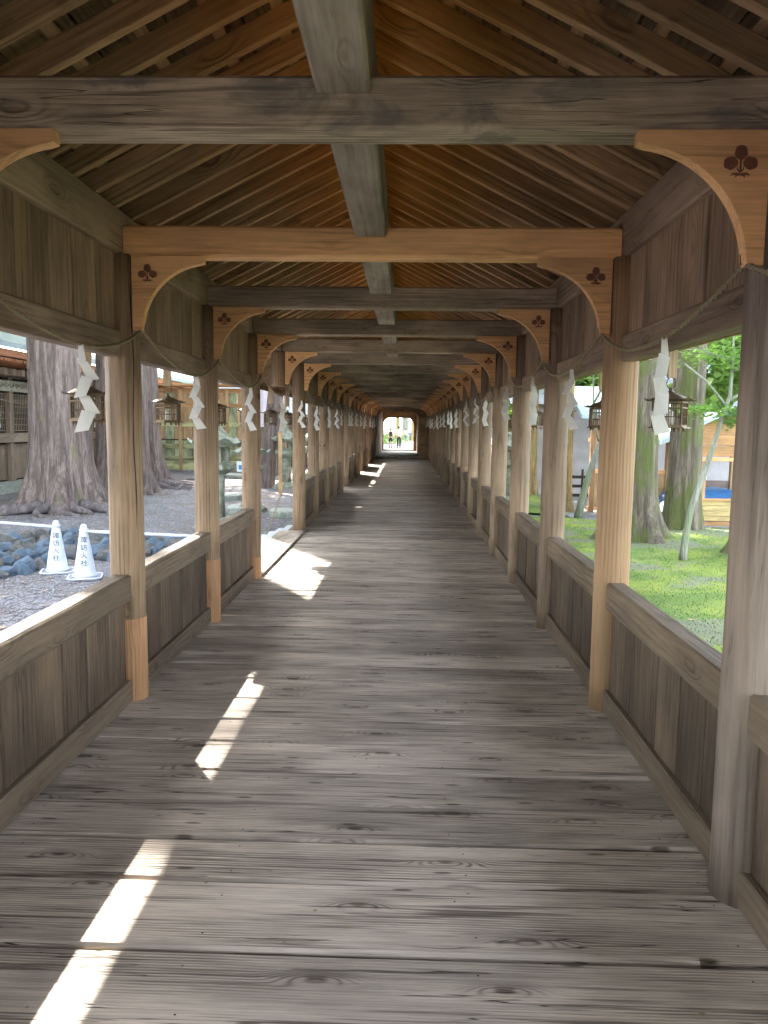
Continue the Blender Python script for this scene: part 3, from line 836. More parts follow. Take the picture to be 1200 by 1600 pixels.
def cedar(x, y, z, r0, label, seed, mat=M_bark, flare=1.0, lobes=7, h=22, crown=crownA, cz=15.5, group=None, lean=None, cs=1.0):
    t = thing('cedar_tree', label, 'tree', (x, y, z), 0, group)
    link('trunk', trunk_mesh(r0, h, flare, lobes, seed, mat, lean), t)
    c = link('crown', crown, t, (0, 0, cz), (0, 0, seed)); c.scale = (cs, cs, cs)
    return t
G1 = 'big cedars in the gravel courtyard'
t1 = cedar(-7.75, 17.6, GL, .66, 'thickest cedar trunk behind the two white cones, roots flaring into gravel', 1, flare=.95, lobes=6, group=G1)
t2 = cedar(-7.95, 22.0, GL, .70, 'cedar trunk between the thickest cedar and the near left post', 2, flare=.6, lobes=7, crown=crownB, group=G1)
t3 = cedar(-8.35, 24.6, GL, .62, 'cedar trunk with twisting surface roots beside the mossy board wall', 3, flare=1.0, lobes=8, group=G1)
cedar(-4.35, 24.6, GL, .26, 'slim leaning pinkish trunk behind the stone lanterns', 4, flare=.4, lobes=5, h=14, cz=8, lean=lambda z: (.13*z, 0), cs=.55, crown=crownB)
G2 = 'mossy trees on the moss lawn'
cedar(4.20, 13.5, GL+.08, .36, 'broad mossy trunk just right of the tan post', 5, M_bark_moss, 1.1, 6, group=G2, crown=crownB)
cedar(5.55, 14.9, GL+.08, .30, 'straight mossy trunk in front of the wooden shelter', 6, M_bark_moss, .5, 6, group=G2)
cedar(5.82, 12.1, GL+.08, .30, 'mossy trunk with wide roots at the right edge of the view', 7, M_bark_moss, 1.2, 5, group=G2, crown=crownB)
cedar(4.05, 18.9, GL+.05, .22, 'golden tan trunk behind the forked sapling', 8, M_bark_tan, .5, 6, h=16, cs=.7, cz=8)
cedar(3.82, 22.6, GL+.05, .22, 'tan trunk with a mossy foot further along the moss', 9, M_bark_tan, .5, 6, h=16, cs=.7, cz=8, crown=crownB)
cedar(3.95, 28.5, GL+.05, .26, 'distant tan trunk seen between far right posts', 10, M_bark_tan, .4, 6, h=16, cs=.7, cz=8)
# surface roots round the third cedar
rt = MB(); rr = random.Random(5)
for i in range(16):
    a = R(-150+i*17+rr.uniform(-8, 8)); L = rr.uniform(1.2, 3.2); pts = []; rad = []
    for j in range(12):
        t = j/11; q = .8+L*t; aa = a+.5*math.sin(t*3+i)*t
        pts.append((q*math.cos(aa), q*math.sin(aa), .10-.13*t+.05*math.sin(t*9+i))); rad.append(.12*(1-t)+.02)
    rt.tube(pts, rad, 7)
link('surface_roots', rt.mesh('roots', M_root, True), t3)
rt = MB()
for i in range(9):
    a = R(-170+i*20+rr.uniform(-8, 8)); L = rr.uniform(.7, 1.5); pts = []; rad = []
    for j in range(9):
        t = j/8; q = .75+L*t; aa = a+.4*math.sin(t*3+i)*t; pts.append((q*math.cos(aa), q*math.sin(aa), .16-.2*t)); rad.append(.13*(1-t)+.02)
    rt.tube(pts, rad, 7)
link('surface_roots', rt.mesh('roots', M_root, True), t1)

# crooked maple sapling with layered leaves
def branch_tree(name, label, loc, trunk, rads, branches, leafspots, mat, leafmat, leafn, leafsize):
    t = thing(name, label, 'tree', loc)
    m = MB(); m.tube(trunk, rads, 10); link('trunk', m.mesh('sapling_trunk', mat, True), t)
    for br in branches:
        m = MB(); n = len(br); m.tube(br, [.022*(1-i/n)+.006 for i in range(n)], 6); link('branch', m.mesh('branch', mat, True), t)
    V = []; F = []; r = random.Random(hash(label) % 1000 if False else len(label))
    for (cx, cy_, cz, sx_, sy_, sz_) in leafspots:
        for i in range(leafn):
            p = Vector((cx+r.gauss(0, sx_), cy_+r.gauss(0, sy_), cz+r.gauss(0, sz_)))
            a = r.random()*6.283; tilt = Vector((r.gauss(0, .35), r.gauss(0, .35), 1)).normalized()
            u = tilt.orthogonal().normalized(); w = tilt.cross(u); b = len(V); s = leafsize*r.uniform(.6, 1.2)
            pts = []
            for q in range(10):
                rad_ = s if q % 2 == 0 else s*.45
                aa = a+q*math.pi/5; pts.append(p+(u*math.cos(aa)+w*math.sin(aa))*rad_)
            V += pts; F.append(tuple(range(b, b+10)))
    stuff(link('leaves', mesh_from('leaves', V, F, leafmat), t))
    return t
tr = [(0, 0, -.1), (.005, 0, .1), (.03, 0, .4), (.07, 0, .7), (.155, 0, 1.0), (.24, .0, 1.27), (.34, 0, 1.62), (.43, 0, 1.98), (.55, 0, 2.41), (.56, 0, 2.9), (.53, 0, 3.9)]
branch_tree('maple_sapling', 'crooked thin maple sapling with pale bark rising from the moss', (4.38, 11.5, GL+.1), tr,
            [.066, .058, .05, .047, .043, .04, .036, .032, .026, .02, .012],
            [[(.50, 0, 2.25), (.34, -.1, 2.4), (.1, -.25, 2.6), (-.25, -.3, 2.85)], [(.53, 0, 2.33), (.70, .1, 2.42), (.9, .15, 2.62), (1.1, .2, 2.8)], [(.56, 0, 2.75), (.8, -.1, 2.95), (1.1, -.1, 3.05)], [(.56, 0, 2.9), (.2, .1, 3.05), (-.1, .2, 3.1)], [(.46, 0, 2.1), (.7, 0, 2.15), (.9, 0, 2.12)]],
            [(.2, 0, 2.98, .30, .4, .06), (.8, 0, 3.02, .32, .4, .07), (.5, 0, 3.2, .45, .5, .06), (.55, 0, 2.15, .25, .3, .05), (.8, 0, 2.02, .2, .3, .04), (.6, 0, 3.5, .6, .6, .1), (.1, 0, 2.22, .15, .3, .03), (.9, 0, 2.2, .16, .3, .05), (.7, 0, 2.85, .3, .4, .04)],
            M_bark_pale, M_leaf_maple, 230, .045)
tr = [(0, 0, -.1), (.06, 0, .3), (.16, 0, .7), (.28, 0, 1.2), (.42, 0, 1.65)]
branch_tree('forked_sapling', 'pale forked sapling leaning in front of the grey sheeting wall', (4.12, 17.4, GL+.05), tr, [.10, .085, .07, .065, .06],
            [[(.42, 0, 1.6), (.30, 0, 2.0), (.24, 0, 2.5), (.22, 0, 3.3), (.2, 0, 4.2)], [(.42, 0, 1.6), (.6, 0, 1.95), (.72, 0, 2.3), (.95, 0, 2.9), (1.3, 0, 3.6)], [(.24, 0, 2.5), (.5, 0, 3.0), (.8, 0, 3.2)]],
            [(.3, 0, 3.5, .8, .8, .22), (.9, 0, 3.3, .5, .6, .2), (0, 0, 4.0, 1.0, .9, .3), (.6, 0, 4.3, 1.0, 1, .3)], M_bark_pale, M_leaf_maple, 300, .06)

# ================================================================== COURTYARD, LEFT
def cone(x, y, label, rz, seed):
    t = thing('traffic_cone', label, 'cone', (x, y, gz(x, y)+.005), rz, 'white traffic cones with black lettering')
    body = lathe([(.150, .03), (.145, .035), (.150, .045), (.142, .055), (.135, .06), (.05, .60), (.047, .615), (.058, .62), (.058, .632), (.040, .638), (.042, .655), (.036, .68), (.02, .697), (.003, .70)], 32)
    link('body', body.mesh('cone_body', M_white, True), t)
    m = MB(); m.box(-.20, .20, -.20, .20, .0, .028, 'Z', .05); link('base', m.mesh('cone_base', M_grey_plate), t)
    m = MB(); P = [(-.20, -.20), (.20, -.20), (.20, .20), (-.20, .20), (-.20, -.20)]
    c8 = [(-.14, -.2), (.14, -.2), (.2, -.14), (.2, .14), (.14, .2), (-.14, .2), (-.2, .14), (-.2, -.14), (-.14, -.2)]
    m.tube([(x_*1.01, y_*1.01, .024) for x_, y_ in c8], .012, 6); link('base_rim', m.mesh('cone_rim', M_white, True), t)
    # the four characters, top to bottom, wrapped on the cone
    for i, chh in enumerate('諏訪大社'):
        cu = bpy.data.curves.new('t', 'FONT'); cu.body = chh; cu.size = .088; cu.align_x = 'CENTER'; cu.align_y = 'CENTER'; cu.extrude = 0; cu.resolution_u = 3; cu.offset = .0006
        ob = bpy.data.objects.new('t', cu); C.objects.link(ob)
        dg = bpy.context.evaluated_depsgraph_get(); me = bpy.data.meshes.new_from_object(ob.evaluated_get(dg)); bpy.data.objects.remove(ob)
        zc = .50-i*.098
        for v in me.vertices:
            z = zc+v.co.y*.95; rad = .135+(.05-.135)*(z-.06)/.54+.0018
            a = -math.pi/2+v.co.x/rad; v.co = (rad*math.cos(a), rad*math.sin(a), z)
        me.materials.clear(); me.materials.append(M_black)
        link('lettering', me, t)
    return t
c1 = cone(-4.42, 10.0, 'white traffic cone with black characters, the left of the pair', R(18), 0)
c2 = cone(-3.88, 9.60, 'white traffic cone with black characters, the right of the pair nearer the parapet', R(18), 1)
def cone_bar(a, b, label):
    m = MB(); m.tube([a, b], .019, 10); d = (Vector(b)-Vector(a)).normalized()
    o = link('barrier_bar', m.mesh('bar', M_white, True)); o['label'] = label; o['category'] = 'bar'; o['group'] = 'white barrier bars between cones'
    ringm = MB(); 
    ringm.tube([Vector(a)+Vector((.055*math.cos(q), .055*math.sin(q), 0)) for q in [i*.524 for i in range(13)]], .007, 5)
    link('loop', ringm.mesh('loop', M_white, True), o)
cone_bar((-4.47, 10.0, .18), (-7.2, 10.9, .20), 'white plastic bar running left from the left cone')
cone_bar((-3.83, 9.60, .18), (-1.9, 9.35, .16), 'white plastic bar running right from the right cone')

def stone_mesh(seed):
    bm = bmesh.new(); bmesh.ops.create_icosphere(bm, subdivisions=3, radius=1)
    for v in bm.verts:
        p = v.co.copy(); q = 1+.38*noise.noise(p*1.1+Vector((seed*7, 0, 0)))+.10*noise.noise(p*3+Vector((0, seed*5, 0))); v.co = p*q
        for ax in (Vector((1, .3, .2)), Vector((-.4, 1, .3)), Vector((.1, -.6, 1)), Vector((-1, -.2, .5))):
            ax = ax.normalized(); dd = v.co.dot(ax)
            if dd > .72: v.co -= ax*(dd-.72)
    me = bpy.data.meshes.new('stone'); bm.to_mesh(me); bm.free(); me.materials.append(M_stone_mix); return me
ST = [stone_mesh(s) for s in range(8)]
border = thing('stone_border', 'curving drystone border of blue grey stones behind the two cones', 'stone border', (-5.4, 11, GL))
rr = random.Random(11)
def lay(path, size, zlift=0, n=1, name='stone'):
    d = 0
    for (p, q) in zip(path, path[1:]):
        p = Vector((*p, 0)); q = Vector((*q, 0)); L = (q-p).length; u = 0
        while u < L:
            s = size*rr.uniform(.8, 1.25); c = p.lerp(q, u/L)
            c += Vector((rr.gauss(0, .03), rr.gauss(0, .03), 0))
            o = link(name, rr.choice(ST), border, (c.x+5.4, c.y-11, s*.35+zlift), (rr.uniform(-.4, .4), rr.uniform(-.4, .4), rr.uniform(0, 6.28)))
            o.scale = (s*rr.uniform(.9, 1.2), s*rr.uniform(.7, 1.0), s*rr.uniform(.65, .95)); u += s*1.45
lay([(-5.6, 8.7), (-5.0, 9.5), (-4.75, 10.1), (-4.9, 10.9), (-4.6, 11.3), (-4.0, 11.0), (-3.3, 10.3)], .15)
lay([(-6.3, 9.8), (-5.7, 10.6), (-5.45, 11.5), (-5.0, 12.2), (-4.3, 12.2), (-3.3, 11.9), (-2.4, 11.3)], .16)
lay([(-7.2, 10.6), (-6.6, 11.6), (-6.2, 12.7), (-5.6, 13.2), (-4.6, 13.0), (-3.4, 12.6)], .15)
lay([(-6.0, 9.6), (-5.35, 10.2), (-5.2, 11.2), (-4.7, 11.75), (-3.9, 11.6), (-2.9, 11.1)], .13, .02)
lay([(-6.8, 10.4), (-6.1, 11.2), (-5.8, 12.1), (-5.3, 12.6), (-4.4, 12.6), (-3.2, 12.2)], .13, .02)
lay([(-3.4, 9.9), (-2.8, 10.2), (-2.2, 10.6)], .13)
# flat slabs near the roots
for (x, y, sx_, sy_, lab) in ((-3.5, 17.8, .75, .45, 'flat grey stone slab lying in the gravel beside the first stone lantern'), (-6.1, 29.0, 1.2, .5, 'mossy flat slab at the foot of the board wall'), (-4.6, 20.5, .6, .4, 'small flat slab among the surface roots'), (-2.5, 17.0, .5, .35, 'flat stone step behind the aluminium ramp'), (-2.4, 20.2, .6, .35, 'pale stone slab near the light wooden stake')):
    m = MB(); n = 9; P = [(sx_*math.cos(i*6.283/n)*rr.uniform(.8, 1.1), sy_*math.sin(i*6.283/n)*rr.uniform(.8, 1.1)) for i in range(n)]
    m.add([(a, b, -.05) for a, b in P]+[(a, b, .11) for a, b in P]+[(a*.93, b*.93, .135) for a, b in P], [tuple(range(2*n, 3*n))]+[(i, (i+1) % n, n+(i+1) % n, n+i) for i in range(n)]+[(n+i, n+(i+1) % n, 2*n+(i+1) % n, 2*n+i) for i in range(n)])
    thing('stone_slab', lab, 'stone slab', (x, y, GL), rr.random()*3, 'flat slabs in the gravel', m.mesh('slab', M_stone))

def stone_lantern(x, y, s, label, big=True, rz=0, mat=M_stone_moss):
    t = thing('stone_lantern', label, 'stone lantern', (x, y, GL), rz, 'mossy stone lanterns')
    t.scale = (s, s, s)
    def p(name, prof, n, smooth=False):
        return link(name, lathe(prof, n).mesh(name, mat, smooth), t)
    p('base', [(.42, -.05), (.40, .10), (.30, .16), (.24, .22)], 6)
    p('shaft', [(.15, .2), (.13, .5), (.145, .56), (.13, .6), (.15, .98)], 16, True)
    p('platform', [(.16, .96), (.34, 1.06), (.34, 1.15), (.24, 1.18)], 6)
    m = MB()
    for a in range(6):
        aa = R(60*a); m.box(-.022, .022, -.022, .022, 0, .001)
    m = MB()
    for a in range(6):
        aa = R(60*a); cx, cy_ = .19*math.cos(aa), .19*math.sin(aa); m.box(cx-.035, cx+.035, cy_-.035, cy_+.035, 1.17, 1.45, 'Z')
    lathe([(.20, 1.17), (.20, 1.22)], 6, m); lathe([(.20, 1.41), (.22, 1.46)], 6, m)
    link('fire_box', m.mesh('fire_box', mat), t)
    # roof with curled corners
    n = 36; vs = []; fs = []; rings = [(.52, 1.50), (.50, 1.47), (.40, 1.50), (.26, 1.60), (.14, 1.73), (.09, 1.80)]
    for j, (r, z) in enumerate(rings):
        for i in range(n):
            a = 2*math.pi*i/n; c = abs(math.cos(3*a))**3
            q = r*(.84+.16*c); up = (.10 if j < 2 else .04 if j == 2 else 0)*c; vs.append((q*math.cos(a), q*math.sin(a), z+up))
    b0 = len(vs)
    for i in range(n): a = 2*math.pi*i/n; c = abs(math.cos(3*a))**3; vs.append((.40*math.cos(a), .40*math.sin(a), 1.44+.04*c))
    for j in range(len(rings)-1):
        for i in range(n): fs.append((j*n+i, j*n+(i+1) % n, (j+1)*n+(i+1) % n, (j+1)*n+i))
    for i in range(n): fs.append((b0+i, b0+(i+1) % n, (i+1) % n, i))
    fs.append(tuple(range(b0+n-1, b0-1, -1))); fs.append(tuple(range(5*n, 6*n)))
    link('cap', mesh_from('cap', vs, fs, mat, False), t)
    p('finial', [(.07, 1.76), (.10, 1.80), (.06, 1.82), (.10, 1.86), (.08, 1.90), (.02, 1.94)], 12, True)
    return t
stone_lantern(-3.40, 14.6, 1.10, 'nearest mossy stone lantern with a broad curled cap, behind the second left post')
stone_lantern(-3.35, 17.6, .92, 'stone lantern right behind the nearest one, with a white notice card', rz=.4)
l3 = stone_lantern(-3.55, 24.2, 1.05, 'stone lantern seen past the light wooden stake', rz=.2)
stone_lantern(-3.6, 27.5, 1.0, 'farther stone lantern in the left row beyond the walkway opening', rz=.5)
stone_lantern(-3.6, 31, 1.0, 'far stone lantern seen between the posts after the opening', rz=.1)
stone_lantern(-3.6, 35, 1.0, 'farthest stone lantern in the left row', rz=.3)
m = MB(); m.box(-.09, .09, -.006, .006, -.12, .12, 'Z', .003)
nc = thing('notice_card', 'small white card with blue marks tied to the stone lantern', 'card', (-3.50, 17.25, .62), 0, None, m.mesh('card', M_white))
m = MB(); m.box(-.05, .05, -.009, -.007, -.07, .03, 'Z', .002); link('blue_mark', m.mesh('mark', M_bluetarp), nc)
m = MB(); m.box(-.055, .055, -.055, .055, 0, 1.75, 'Z', .006); m.box(-.075, .075, -.075, .075, 1.75, 1.80, 'Z', .01)
thing('wooden_stake', 'light square wooden stake with a pale cap standing in the gravel', 'stake', (-3.45, 22.4, GL), .2, None, m.mesh('stake', W_tan))
m = MB(); m.tube([(0, 0, 0), (0, 0, 1.25)], .012, 6)
br_ = link('bamboo_prop', m.mesh('stick', M_straw)); br_.location = (-2.1, 12.6, -.3); br_.rotation_euler = (0, R(20), 0); br_['label'] = 'thin pale stick leaning against the post past the opening'; br_['category'] = 'stick'

# aluminium ramp outside the opening
ramp = thing('access_ramp', 'slatted aluminium ramp lying at the walkway opening', 'ramp', (-1.62, 11.6, -.26), 0)
W_ = .9
for i in range(6):
    x = -.05-i*.15; m = MB(); m.box(x-.13, x, -2.0, 1.4, .10-i*.055, .118-i*.055, 'Y', .003); link('slat', m.mesh('slat', M_alu), ramp)
for yy in (-2.0, -.9, .2, 1.35):
    m = MB(); m.add([(0, yy, .13), (0, yy+.09, .13), (-.95, yy+.09, -.19), (-.95, yy, -.19), (0, yy, .09), (0, yy+.09, .09), (-.95, yy+.09, -.22), (-.95, yy, -.22)], [(0, 1, 2, 3), (7, 6, 5, 4), (0, 3, 7, 4), (1, 5, 6, 2), (0, 4, 5, 1), (3, 2, 6, 7)]); link('cross_bar', m.mesh('bar', M_white), ramp)
# boarded step inside the opening
board('step_board', walk, -1.62, -1.25, Yk(3)+.1, Yk(5)-.1, .012, .030, 'Y', W_purlin)

# ---- hall along the far left
hall = thing('shrine_hall', 'timber hall with pale copper roof, red eaves and lattice windows behind the big cedars', 'building', (-11.6, 30, GL))
HX = -11.6; hx = 0
def hb(name, x0, x1, y0, y1, z0, z1, axis, mat, parent=hall): return board(name, parent, x0, x1, y0, y1, z0, z1, axis, mat)
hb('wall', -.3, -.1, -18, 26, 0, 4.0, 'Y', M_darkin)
hb('plinth', -.3, .6, -18, 26, -.1, .25, 'Y', M_stone)
yy = -17.0; i = 0
while yy < 4:
    hb('wall_post', -.12, .08, yy-.12, yy+.12, .2, 3.4, 'Z', W_hall)
    if yy < 3:
        for (a, b) in ((yy+.14, yy+.95), (yy+.99, yy+1.80)):
            hb('wall_board', -.08, -.02, a, b, .3, 1.35, 'Z', W_hall)
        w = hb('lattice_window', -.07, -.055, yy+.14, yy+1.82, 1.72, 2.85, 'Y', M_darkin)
        lm = MB()
        for q in range(17): lm.box(.02, .035, -.82+q*.1025-.009, -.82+q*.1025+.009, -.56, .56, 'Z', .002)
        for q in range(7): lm.box(.035, .047, -.84, .84, -.54+q*.18-.009, -.54+q*.18+.009, 'Y', .002)
        link('lattice', lm.mesh('lattice', W_hallY), w)
    yy += 1.95; i += 1
hb('sill_rail', -.1, .12, -18, 4.3, 1.40, 1.68, 'Y', W_hallY)
hb('frieze_board', -.1, .10, -18, 4.3, 2.90, 3.22, 'Y', M_plaster)
m = MB(); rr2 = random.Random(2)
for q in range(70):
    y_ = -17.8+q*.32; pts = [(.115, y_+.13*math.cos(a)*(1-a/9), 3.06+.10*math.sin(a)*(1-a/9)) for a in [j*.6 for j in range(12)]]; m.tube(pts, .018, 5)
stuff(link('frieze_carving', m.mesh('carving', M_plaster, True), hall))
for q in range(0, 44):
    y_ = -17.6+q*.48
    hb('eave_bracket', -.1, .85, y_-.07, y_+.07, 3.30, 3.48, 'X', W_hall)
m = MB()
for q in range(150): m.box(-.1, 1.25, -17.9+q*.2-.035, -17.9+q*.2+.035, 3.62, 3.69, 'X', .004)
stuff(link('eave_rafters', m.mesh('eave_rafters', M_redfascia), hall))
hb('eave_fascia', 1.24, 1.32, -18.4, 26, 3.72, 3.92, 'Y', M_redfascia)
mb = MB(); mb.add([(1.45, -18.6, 3.93), (1.45, 27, 3.93), (-5, 27, 8.0), (-5, -18.6, 8.0), (1.45, -18.6, 4.08), (1.45, 27, 4.08), (-5, 27, 8.2), (-5, -18.6, 8.2)], [(3, 2, 1, 0), (4, 5, 6, 7), (0, 1, 5, 4), (0, 4, 7, 3), (1, 2, 6, 5)])
link('roof', mb.mesh('hall_roof', M_copper), hall)
mm = MB(); mm.tube([(.25, -17+q*.5, 2.78-.22*math.sin(math.pi*((q % 8)/8))) for q in range(44)], .012, 5)
rp = link('hall_rope', mm.mesh('hall_rope', M_straw)); rp.location = (HX, 30, GL); rp['label'] = 'thin straw rope strung along the lattice windows of the hall'; rp['category'] = 'rope'
for q, y_ in enumerate((21.6, 25.0, 28.5)):
    o = thing('hall_streamer', 'blue white paper streamer %s' % ['on the lattice windows left of the thickest cedar', 'hidden behind the thickest cedar', 'deep behind the cedars'][q], 'paper streamer', (HX+.27, y_, GL+2.62), R(90), 'paper streamers on the hall', SH[q]); o.scale = (2.0, 2, 2.0)

# ---- board wall between hall and corridor
bw = thing('board_wall', 'tan and mossy green board wall closing the courtyard', 'wall', (-8.6, 33.3, GL))
M_mossboard = wood('Z', (.36, .40, .26), (.22, .26, .14), .2, 160., .15, .8, .4, .5, .4)
M_mossX = wood('X', (.40, .40, .22), (.24, .27, .12), .3, 160., .2, .8, .4, .5, .4)
yy = -2.0; x = -2.1; i = 0
while x < 1.8:
    w = rr.choice([.40, .46, .52]); mat = W_tan if i not in (1, 7) else M_mossboard
    board('wall_board', bw, x+.01, x+w-.01, 0, .05, 1.35, 3.35, 'Z', mat); board('wall_board', bw, x+.01, x+w-.01, 0, .05, .5, 1.30, 'Z', mat if i > 4 else M_mossboard); x += w; i += 1
for z0, z1, mat in ((2.75, 2.9, W_tanX), (1.9, 2.1, M_mossX), (3.35, 3.55, W_tanX), (.95, 1.15, M_mossX), (0.02, .45, M_mossX), (.5, .62, M_mossX)):
    board('rail', bw, -2.15, 1.9, -.06, -.003, z0, z1, 'X', mat)
for x in (-2.1, -.95, .1, 1.1, 1.85): board('wall_post', bw, x-.07, x+.07, -.11, -.063, 0, 3.5, 'Z', W_tan if x > -1.5 else M_mossboard)
m = MB(); m.box(-2.6, 2.2, -.6, .5, 3.62, 3.72, 'X', .01); link('coping', m.mesh('coping', W_tanX), bw)

# ---- shingled storehouse
sh = thing('storehouse', 'low storehouse with grey shingle roof and purple brown siding', 'building', (-6.6, 37, GL))
for i in range(11): board('siding_board', sh, -2.6, 3.4, .0+.006*(i % 2), .05+.006*(i % 2), .1+i*.2, .1+i*.2+.19, 'X', W_siding)
board('wall', sh, -2.6, 3.4, .062, 3.5, .0, 2.4, 'X', W_siding)
board('fascia', sh, -2.9, 3.7, -.62, -.54, 2.38, 2.52, 'X', M_redfascia)
m = MB()
for q in range(24): m.box(-2.8+q*.27, -2.8+q*.27+.12, -.66, -.5, 2.20, 2.30, 'Y', .01)
stuff(link('rafter_ends', m.mesh('rafter_ends', M_white), sh))
m = MB()
for row in range(11):
    z = 2.5+row*.165; y_ = -.72+row*.20
    for q in range(22):
        x = -2.95+q*.31+(.15 if row % 2 else 0); d = rr.uniform(0, .012); m.add([(x, y_, z+d), (x+.295, y_, z+d), (x+.295, y_+.27, z+.21+d), (x, y_+.27, z+.21+d), (x, y_, z+.035+d), (x+.295, y_, z+.035+d), (x+.295, y_+.27, z+.245+d), (x, y_+.27, z+.245+d)], [(4, 5, 6, 7), (0, 1, 5, 4), (0, 4, 7, 3), (1, 2, 6, 5), (3, 2, 1, 0)])
M_shingle = simple('grey_shingle', (.38, .42, .42), .85, 0, .3, 20, .5)
stuff(link('shingles', m.mesh('shingles', M_shingle), sh))
m = MB(); m.add([(-3, 1.5, 4.4), (3.8, 1.5, 4.4), (3.8, 4.2, 2.3), (-3, 4.2, 2.3), (-3, -.6, 2.48), (3.8, -.6, 2.48)], [(0, 1, 2, 3), (4, 5, 1, 0)])
link('roof_back', m.mesh('roof_back', M_shingle), sh)
board('ridge_cap', sh, -3.0, 3.8, 1.3, 1.62, 4.30, 4.52, 'X', M_copper)

# ---- long side hall seen through the far left posts
lh = thing('side_building', 'orange timber building glimpsed between the far left posts', 'building', (-6.2, 52, GL))
board('wall', lh, -.2, 0, -11, 30, 0, 4.0, 'Y', W_tan)
for q in range(16): board('wall_post', lh, .003, .12, -10.5+q*2.4, -10.3+q*2.4, 0, 3.6, 'Z', W_new)
for q in range(15): board('wall_panel', lh, .003, .05, -9.9+q*2.4, -8.5+q*2.4, 1.1, 2.6, 'Y', W_tan)
m = MB(); m.add([(1.6, -12, 3.6), (1.6, 31, 3.6), (-3.5, 31, 6.3), (-3.5, -12, 6.3), (1.6, -12, 3.8), (1.6, 31, 3.8), (-3.5, 31, 6.5), (-3.5, -12, 6.5)], [(3, 2, 1, 0), (4, 5, 6, 7), (0, 1, 5, 4), (0, 4, 7, 3)])
link('roof', m.mesh('roof', M_copper), lh)
# cloth banner
m = MB(); n = 16; vs = []; fs = []
for j in range(9):
    for i in range(n+1): x = i/n; vs.append((x*.95-.47, .05*math.sin(x*19), -j*.17))
for j in range(8):
    for i in range(n): a = j*(n+1)+i; fs.append((a, a+1, a+n+2, a+n+1))
m.add(vs, fs); b0 = MB(); b0.add([(x, y+.012, z) for x, y, z in vs], [f[::-1] for f in fs]); m.add(b0.v, b0.f)
bn = thing('cloth_banner', 'pale lilac cloth banner hung beside the stone lanterns', 'banner', (-4.35, 26.0, 2.85), 0, None, m.mesh('cloth', M_cloth, True))
mp = MB(); mp.tube([(-.55, 0, .02), (.55, 0, .02)], .03, 8); mp.tube([(-.5, 0, .03), (-.5, 0, -3.3)], .03, 8); mp.tube([(.5, 0, .03), (.5, 0, -3.3)], .03, 8); link('pole', mp.mesh('banner_pole', W_tan), bn)

# ================================================================== RIGHT SIDE BUILDINGS
sl = thing('wooden_shelter', 'open orange timber shelter with curved gable and blue tarp inside', 'building', (6.72, 16.3, GL))
board('corner_post', sl, -.98, -.86, 0, .12, 0, 1.95, 'Z', W_tan); board('corner_post', sl, 1.3, 1.42, 0, .12, 0, 1.95, 'Z', W_tan)
board('corner_post', sl, -.98, -.86, 2.4, 2.52, 0, 1.95, 'Z', W_tan); board('corner_post', sl, 1.3, 1.42, 2.4, 2.52, 0, 1.95, 'Z', W_tan)
board('window_post', sl, -.30, -.20, .02, .10, .56, 1.38, 'Z', W_tan); board('window_post', sl, .52, .62, .02, .10, .56, 1.38, 'Z', W_tan)
for i in range(2): board('gable_board', sl, -.86, 1.3, .03, .07, 1.46+i*.225, 1.46+i*.225+.215, 'X', W_tanX)
W_low = wood('X', (.55, .43, .20), (.36, .26, .11), .8, 120., .1)
for i in range(4): board('lower_board', sl, -.86, 1.3, .03+.004*(i % 2), .07, .10+i*.108, .10+i*.108+.102, 'X', W_low)
board('lintel', sl, -.9, 1.34, -.01, .025, 1.36, 1.44, 'X', W_newX); board('sill', sl, -.9, 1.34, -.01, .025, .53, .58, 'X', W_tanX); board('foot_rail', sl, -.9, 1.34, -.01, .025, .0, .09, 'X', W_tanX)
board('back_wall', sl, -.9, 1.34, 2.44, 2.5, 0, .8, 'X', W_siding)
board('back_window', sl, .05, .75, 2.43, 2.438, .82, 1.46, 'X', M_white)
for i in range(3): board('muntin', sl, .05, .75, 2.415, 2.428, .96+i*.18, .975+i*.18, 'X', W_siding)
out = [(-1.25, 1.70), (-1.0, 1.80), (-.6, 2.02), (-.2, 2.22), (.1, 2.31), (.35, 2.33), (.6, 2.31), (.9, 2.22), (1.3, 2.02), (1.7, 1.78)]
out = out+[(x, z+.085) for x, z in out[::-1]]
link('roof', prism(out, -.25, 2.8).mesh('shelter_roof', M_copper), sl)
m = prism([(-.86, 1.90), (-.6, 2.01), (-.2, 2.21), (.1, 2.30), (.6, 2.30), (.9, 2.21), (1.3, 2.01), (1.3, 1.905)], .035, .065); link('gable_panel', mesh_from('gable', m.v, m.f, W_tanX), sl)
m = MB(); vs = []; n = 14
for j in range(n+1):
    for i in range(n+1):
        x = -.75+1.9*i/n; y_ = .2+1.9*j/n; e = min(i, n-i, j, n-j)/n
        vs.append((x, y_, .2+.50*min(1, e*5)+.06*noise.noise(Vector((x*3, y_*3, 0)))))
fs = [(j*(n+1)+i, j*(n+1)+i+1, (j+1)*(n+1)+i+1, (j+1)*(n+1)+i) for j in range(n) for i in range(n)]
o = thing('blue_tarp', 'blue tarpaulin covering goods inside the wooden shelter', 'tarp', (6.72, 16.3, GL), 0, None, mesh_from('tarp', vs, fs, M_bluetarp, True))
